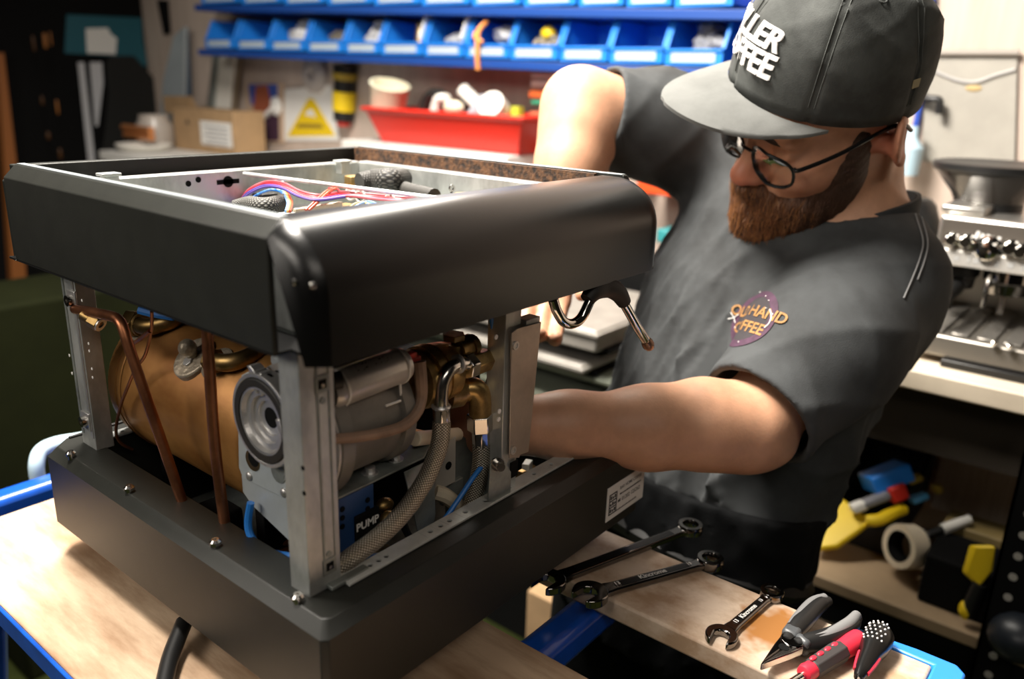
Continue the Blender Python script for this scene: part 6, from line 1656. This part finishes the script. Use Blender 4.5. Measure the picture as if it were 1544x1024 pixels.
ffl = MB(); nrm_ = (fl_[2] - fl_[0]).cross(fl_[4] - fl_[0]).normalized()
ffl.add([q for q in fl_] + [q + nrm_ * .012 for q in fl_], [tuple(range(6)), tuple(range(6, 12))[::-1]] + [(i, (i + 1) % 6, 6 + (i + 1) % 6, 6 + i) for i in range(6)])
ffl.build('yellow_flap', YELP, tbg, bevel=.004)
MB().tube([P(1305, 785, 1.325), P(1325, 784, 1.32), P(1345, 774, 1.325), P(1362, 768, 1.335)], .010, 10).build('yellow_trim', YELP, tbg)
MB().box(V(1.275, yl - .12, LZ + .12), V(1.29, yl, LZ + .30)).build('rear_flap', clothb, tbg, bevel=.008)
for px, py in ((1284, 690), (1289, 675)):
    p = P(px, py, 1.42); MB().cyl(p, p - CF * .004, .0045, n=10).build('press_stud', STEEL, tbg)
def odd(name, p, size, m, label, cat, ax=None, bev=.004):
    A = ax or (CR, CD, CF)
    return solo(name, MB().obox(p, size, *A), m, label, cat, p, bevel=bev)
r1 = (CR * .93 - CD * .36).normalized(); r2 = (CD * .93 + CR * .36).normalized()
odd('blue_case', P(1336, 719, 1.360), (0.0691,0.0312,0.0558), BLUEP, 'bright blue case sticking out of the tool bag', 'case', (r1, r2, CF))
odd('red_tool', P(1350, 742, 1.340), (0.0290,0.0268,0.0335), REDP, 'small red tool in the tool bag below the blue case', 'tool', (r1, r2, CF))
odd('white_tool', P(1294, 764, 1.330), (0.0245,0.0156,0.0223), WHITEP, 'white tool tip in the tool bag beside the yellow flap', 'tool', (r1, r2, CF))
odd('grey_tool', P(1318, 754, 1.330), (0.0502,0.0134,0.0223), mat('grey tool', (.22, .22, .24), .4), 'grey tool shank lying in the tool bag under the red tool', 'tool', (r1, r2, CF))
odd('light_blue_tool', P(1385, 751, 1.340), (0.0290,0.0112,0.0223), mat('sky blue', (.10, .42, .75), .4), 'light blue tool at the right side of the tool bag', 'tool', (r1, r2, CF))
odd('mustard_tool', P(1378, 722, 1.380), (0.0245,0.0134,0.0223), mat('mustard tool', (.42, .30, .03), .5), 'mustard tool standing behind the red tool in the bag', 'tool', (r1, r2, CF))
odd('yellow_tool', P(1412, 737, 1.380), (0.0134,0.0156,0.0223), mat('mustard tool', (.42, .30, .03), .5), 'small yellow tool at the far right of the bag', 'tool', (r1, r2, CF))
# tape roll and torch
tp = P(1366, 824, 1.275); ta = (CR * .93 + CF * .3 + CD * .1).normalized()
tape = thing('tape_roll', 'roll of cream masking tape standing in front of the tool bag', 'tape', tp)
MB().ring(tp - ta * .014, tp + ta * .014, .0345, .0242, 30).build('tape', CREAM, tape)
MB().ring(tp - ta * .0145, tp + ta * .0145, .0242, .022, 30).build('core', BLACKM, tape)
ta2 = P(1395, 808, 1.27); tb2 = P(1463, 783, 1.27)
tw = thing('utility_knife', 'white handled tool with black neck lying beside the tape roll', 'tool', ta2)
MB().cyl(ta2.lerp(tb2, .38), tb2, .0088, .0073, 14).build('handle', WHITEP, tw)
MB().cyl(ta2, ta2.lerp(tb2, .38), .007, .006, 12).build('neck', BLACK, tw)
MB().ring(ta2 - (tb2 - ta2).normalized() * .004, ta2 + (tb2 - ta2).normalized() * .002, .011, .006, 14).build('collar', STEEL, tw)
# black case with yellow-handled scraper
bc = thing('black_case', 'black lidded case at the right end of the lower shelf', 'case', V(1.03, -.24, LZ))
c0_ = PZ(1392, 895, LZ); 
MB().box((.965, c0_.y - .135, LZ + .001), (1.06, c0_.y + .004, PX(1440, 850, .965).z)).build('case_body', BLACKM, bc, bevel=.004)
MB().box((1.062, c0_.y - .13, LZ + .001), (1.12, c0_.y + .003, PX(1440, 850, .965).z + .012)).build('case_flap', mat('olive brown', (.22, .16, .06), .6), bc, bevel=.003)
sc_ = thing('scraper', 'yellow scraper with black neck leaning on the black case', 'scraper', P(1456, 930, 1.19))
sn = MB(); sp = [PX(a, b, .944 + (932 - b) * .00006) for a, b in ((1468, 824), (1503, 824), (1498, 862), (1483, 880), (1478, 886), (1471, 880), (1456, 866))]
sn.add(sp + [q + CF * .012 for q in sp], [tuple(range(7)), tuple(range(7, 14))[::-1]] + [(i, (i + 1) % 7, 7 + (i + 1) % 7, 7 + i) for i in range(7)])
sn.build('blade', YELP, sc_, bevel=.003)
MB().tube([PX(1478, 880, .950), PX(1466, 905, .949), PX(1457, 928, .948)], .0095, 12).build('neck', BLACK, sc_)
MB().ell(PX(1456, 920, .947), (.010, .0145, .009), 12, 8, (CR, CD, CF)).build('end_cap', YELP, sc_)
bp_ = P(1537, 962, 1.105)
solo('rounded_bag', MB().ell(bp_, (.038, .034, .04), 16, 10, (CR, CD, CF)), mat('dark blue black', (.012, .016, .022), .4), 'dark blue black rounded bag on the lower shelf at its right end', 'bag', bp_)

# --- domestic coffee machine on the counter
cm = thing('coffee_machine', 'small stainless coffee machine with a bean hopper on the counter at the right', 'coffee machine', (1.25, -.2, CZ))
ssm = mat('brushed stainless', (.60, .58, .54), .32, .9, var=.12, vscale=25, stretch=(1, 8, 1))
mX = 1.10; yL = PX(1404, 400, mX).y; yR = yL - .34
zt_ = PX(1440, 325, mX).z; zb = PX(1440, 400, mX).z
MB().box((mX, yR, zb), (XW - .06, yL, zt_)).build('head', ssm, cm, bevel=.006)
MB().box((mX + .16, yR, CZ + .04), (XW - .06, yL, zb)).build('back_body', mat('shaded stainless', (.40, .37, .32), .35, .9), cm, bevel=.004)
for yy_ in (yL - .012, yR): MB().box((mX + .10, yy_, CZ + .04), (mX + .2, yy_ + .012, zb)).build('side_cheek', ssm, cm, bevel=.003)
MB().box((mX - .001, yR + .01, zb + .030), (mX, yL - .005, zt_ - .006)).build('control_fascia', mat('dark fascia', (.16, .14, .12), .3, .5), cm)
MB().box((mX - .006, yR, zb), (mX + .02, yL, zb + .024)).build('fascia_rail', mat('pale rail', (.66, .64, .60), .4, .5), cm, bevel=.002)
rs_ = random.Random(9); pm_ = MB(); yk = yL - .03
while yk > yR + .03:
    w_ = rs_.uniform(.004, .011); pm_.box((mX - .0066, yk - w_, zb + .007 + rs_.uniform(0, .002)), (mX - .0061, yk, zb + .015 + rs_.uniform(0, .003))); yk -= w_ + rs_.uniform(.003, .012)
pmo = pm_.build('worn_print', mat('grey lettering', (.42, .42, .41), .5), cm); pmo['kind'] = 'stuff'
lg = PX(1494, 357, mX); lm_ = MB()
for k, (dy, h_4) in enumerate(((.018, .012), (.011, .008), (.004, .010), (-.003, .008), (-.010, .011))): lm_.obox(V(mX - .0014, lg.y + dy, lg.z - k * .001), (.0006, .0045, h_4), V(1, 0, 0), V(0, .95, .3), V(0, -.3, .95))
lmo = lm_.build('blurred_logo', PAPER, cm); lmo['kind'] = 'stuff'
for k, (px, py, r) in enumerate(((1436, 361, .011), (1458, 364, .012), (1490, 376, .020), (1524, 374, .013), (1540, 379, .012))):
    p = PX(px, py, mX); MB().lathe(p, (-1, 0, 0), [(0, r), (.003, r), (.004, r * .8), (.014, r * .75), (.016, r * .6)], 24).build('dial', CHROME, cm)
hp = PX(1487, 318, mX + .13); 
MB().cyl(V(hp.x, hp.y, zt_), V(hp.x, hp.y, zt_ + .016), .05, n=32).build('hopper_collar', BLACK, cm)
MB().lathe(V(hp.x, hp.y, zt_ + .012), (0, 0, 1), [(0, .050), (.012, .056), (.042, .082), (.046, .083)], 36).build('hopper', mat('smoky hopper', (.035, .03, .026), .18, coat=.4), cm)
MB().lathe(V(hp.x, hp.y, zt_ + .058), (0, 0, 1), [(0, .086), (.004, .089), (.012, .089), (.014, .082), (.012, .07)], 36).build('hopper_lid', BLACK, cm)
MB().box((mX + .02, PX(1412, 330, mX).y - .06, zt_), (mX + .2, PX(1412, 330, mX).y, zt_ + .012)).build('cup_warmer', ssm, cm, bevel=.003)
for px in (1440, 1522):
    p = PX(px, 412, mX + .05); gh = MB().lathe(V(p.x, p.y, zb), (0, 0, -1), [(0, .034), (.02, .034), (.024, .03), (.04, .028)], 28).build('group_head', DARKCHROME if px > 1500 else BLACK, cm)
    MB().box((p.x - .015, p.y - .004, zb - .07), (p.x - .005, p.y + .004, zb - .03)).build('spout', STEEL, cm)
MB().bar((mX + .03, PX(1440, 430, mX).y, zb - .035), (mX - .06, PX(1428, 440, mX).y, zb - .045), .022, .022).build('portafilter_handle', BLACK, cm, bevel=.008)
MB().tube([V(mX + .02, PX(1494, 405, mX).y, zb), V(mX + .0, PX(1494, 405, mX).y, zb - .02), V(mX - .005, PX(1496, 405, mX).y, zb - .055)], .004, 10).build('hot_water_spout', STEEL, cm)
MB().box((mX - .06, yR, CZ + .012), (mX + .16, yL, CZ + .045)).build('drip_tray', mat('grey drip tray', (.26, .24, .21), .35, .7), cm, bevel=.004)
gr_ = MB()
for k in range(9): gr_.box((mX - .05, yL - .02 - k * .034 - .022, CZ + .046), (mX + .15, yL - .02 - k * .034, CZ + .049))
gr_.build('drip_grate', mat('grate grey', (.36, .34, .31), .35, .8), cm, bevel=.001)
for px, py in ((1499, 517), (1522, 522)):
    p = PZ(px, py, CZ + .05); MB().ell(p, (.006, .006, .004), 12, 6).build('tray_stud', CHROME, cm)
for y in (yL - .03, yR + .03): MB().cyl((mX + .0, y, CZ), (mX + .0, y, CZ + .012), .014, n=14).build('foot', BLACK, cm)
MB().box((mX - .07, yL - .17, CZ + .0), (mX - .055, yL - .05, CZ + .012)).build('tray_tab', BLACK, cm, bevel=.002)

# --- clipboard pouch, conduit, hook
cb = thing('hanging_pouch', 'clear document pouch with paper hanging on the wall above the coffee machine', 'document pouch', (XW - .01, 0, .2))
MB().prism(wallpoly(((1398, 80), (1535, 78), (1531, 245), (1525, 262), (1390, 243))), (XW - .008, 0, 0), (0, 1, 0), (0, 0, 1), .004).build('sheet', mat('grey pouch', (.36, .34, .30), .4, var=.12, vscale=12), cb, bevel=.0015)
MB().cyl(PX(1396, 80, XW - .012), PX(1537, 80, XW - .012), .006, n=12).build('hanging_bar', mat('grey bar', (.28, .25, .22), .5), cb)
MB().tube([PX(1404, 105, XW - .01), PX(1440, 120, XW - .01), PX(1470, 124, XW - .01), PX(1500, 114, XW - .01), PX(1531, 105, XW - .01)], .003, 8).build('grey_curve', mat('grey line', (.36, .35, .34), .5), cb)
MB().ell(PX(1468, 133, XW - .0085), (.002, .014, .006)).build('logo_mark', mat('tan logo', (.45, .33, .15), .6), cb)
cdt = PX(1406, -10, XW - .012); cdb = PX(1366, 245, XW - .012)
solo('blue_conduit', MB().tube([cdt, PX(1397, 90, XW - .012), PX(1383, 180, XW - .012), cdb], .006, 10), mat('conduit blue', (.03, .08, .42), .45), 'thin blue conduit running down the wall beside the cap', 'conduit', cdb)
hk = PX(1392, 149, XW - .04)
solo('wall_hook', MB().tube([PX(1382, 148, XW - .02), PX(1405, 149, XW - .03), PX(1416, 151, XW - .03), PX(1417, 158, XW - .03), PX(1416, 172, XW - .03)], .007, 10, 2), BLACK, 'black wall hook between the cap and the hanging pouch', 'hook', hk)
wb = PX(1374, 215, XW - .05)
solo('spray_bottle', MB().lathe(wb + V(0, 0, -.06), (0, 0, 1), [(0, .022), (.05, .024), (.07, .010), (.09, .010)], 16), mat('pale blue bottle', (.45, .62, .72), .3), 'pale blue white bottle by the wall behind the collar', 'bottle', wb + V(0, 0, -.06))
db_ = PX(1385, 250, 1.30)
solo('dark_jug', MB().lathe(V(db_.x, db_.y, CZ), (0, 0, 1), [(0, .05), (.16, .055), (.2, .04), (.21, .03)], 20), BLACK, 'dark jug on the counter partly behind the collar', 'jug', (db_.x, db_.y, CZ))
# cardboard carton on the floor under the bench
kp = PX(835, 925, .75)
solo('floor_carton', MB().box((.75, kp.y - .04, FZ), (1.0, kp.y + .06, kp.z + .02)), card, 'tall tan carton on the floor seen under the spanners', 'carton', (.85, kp.y, FZ), bevel=.003)
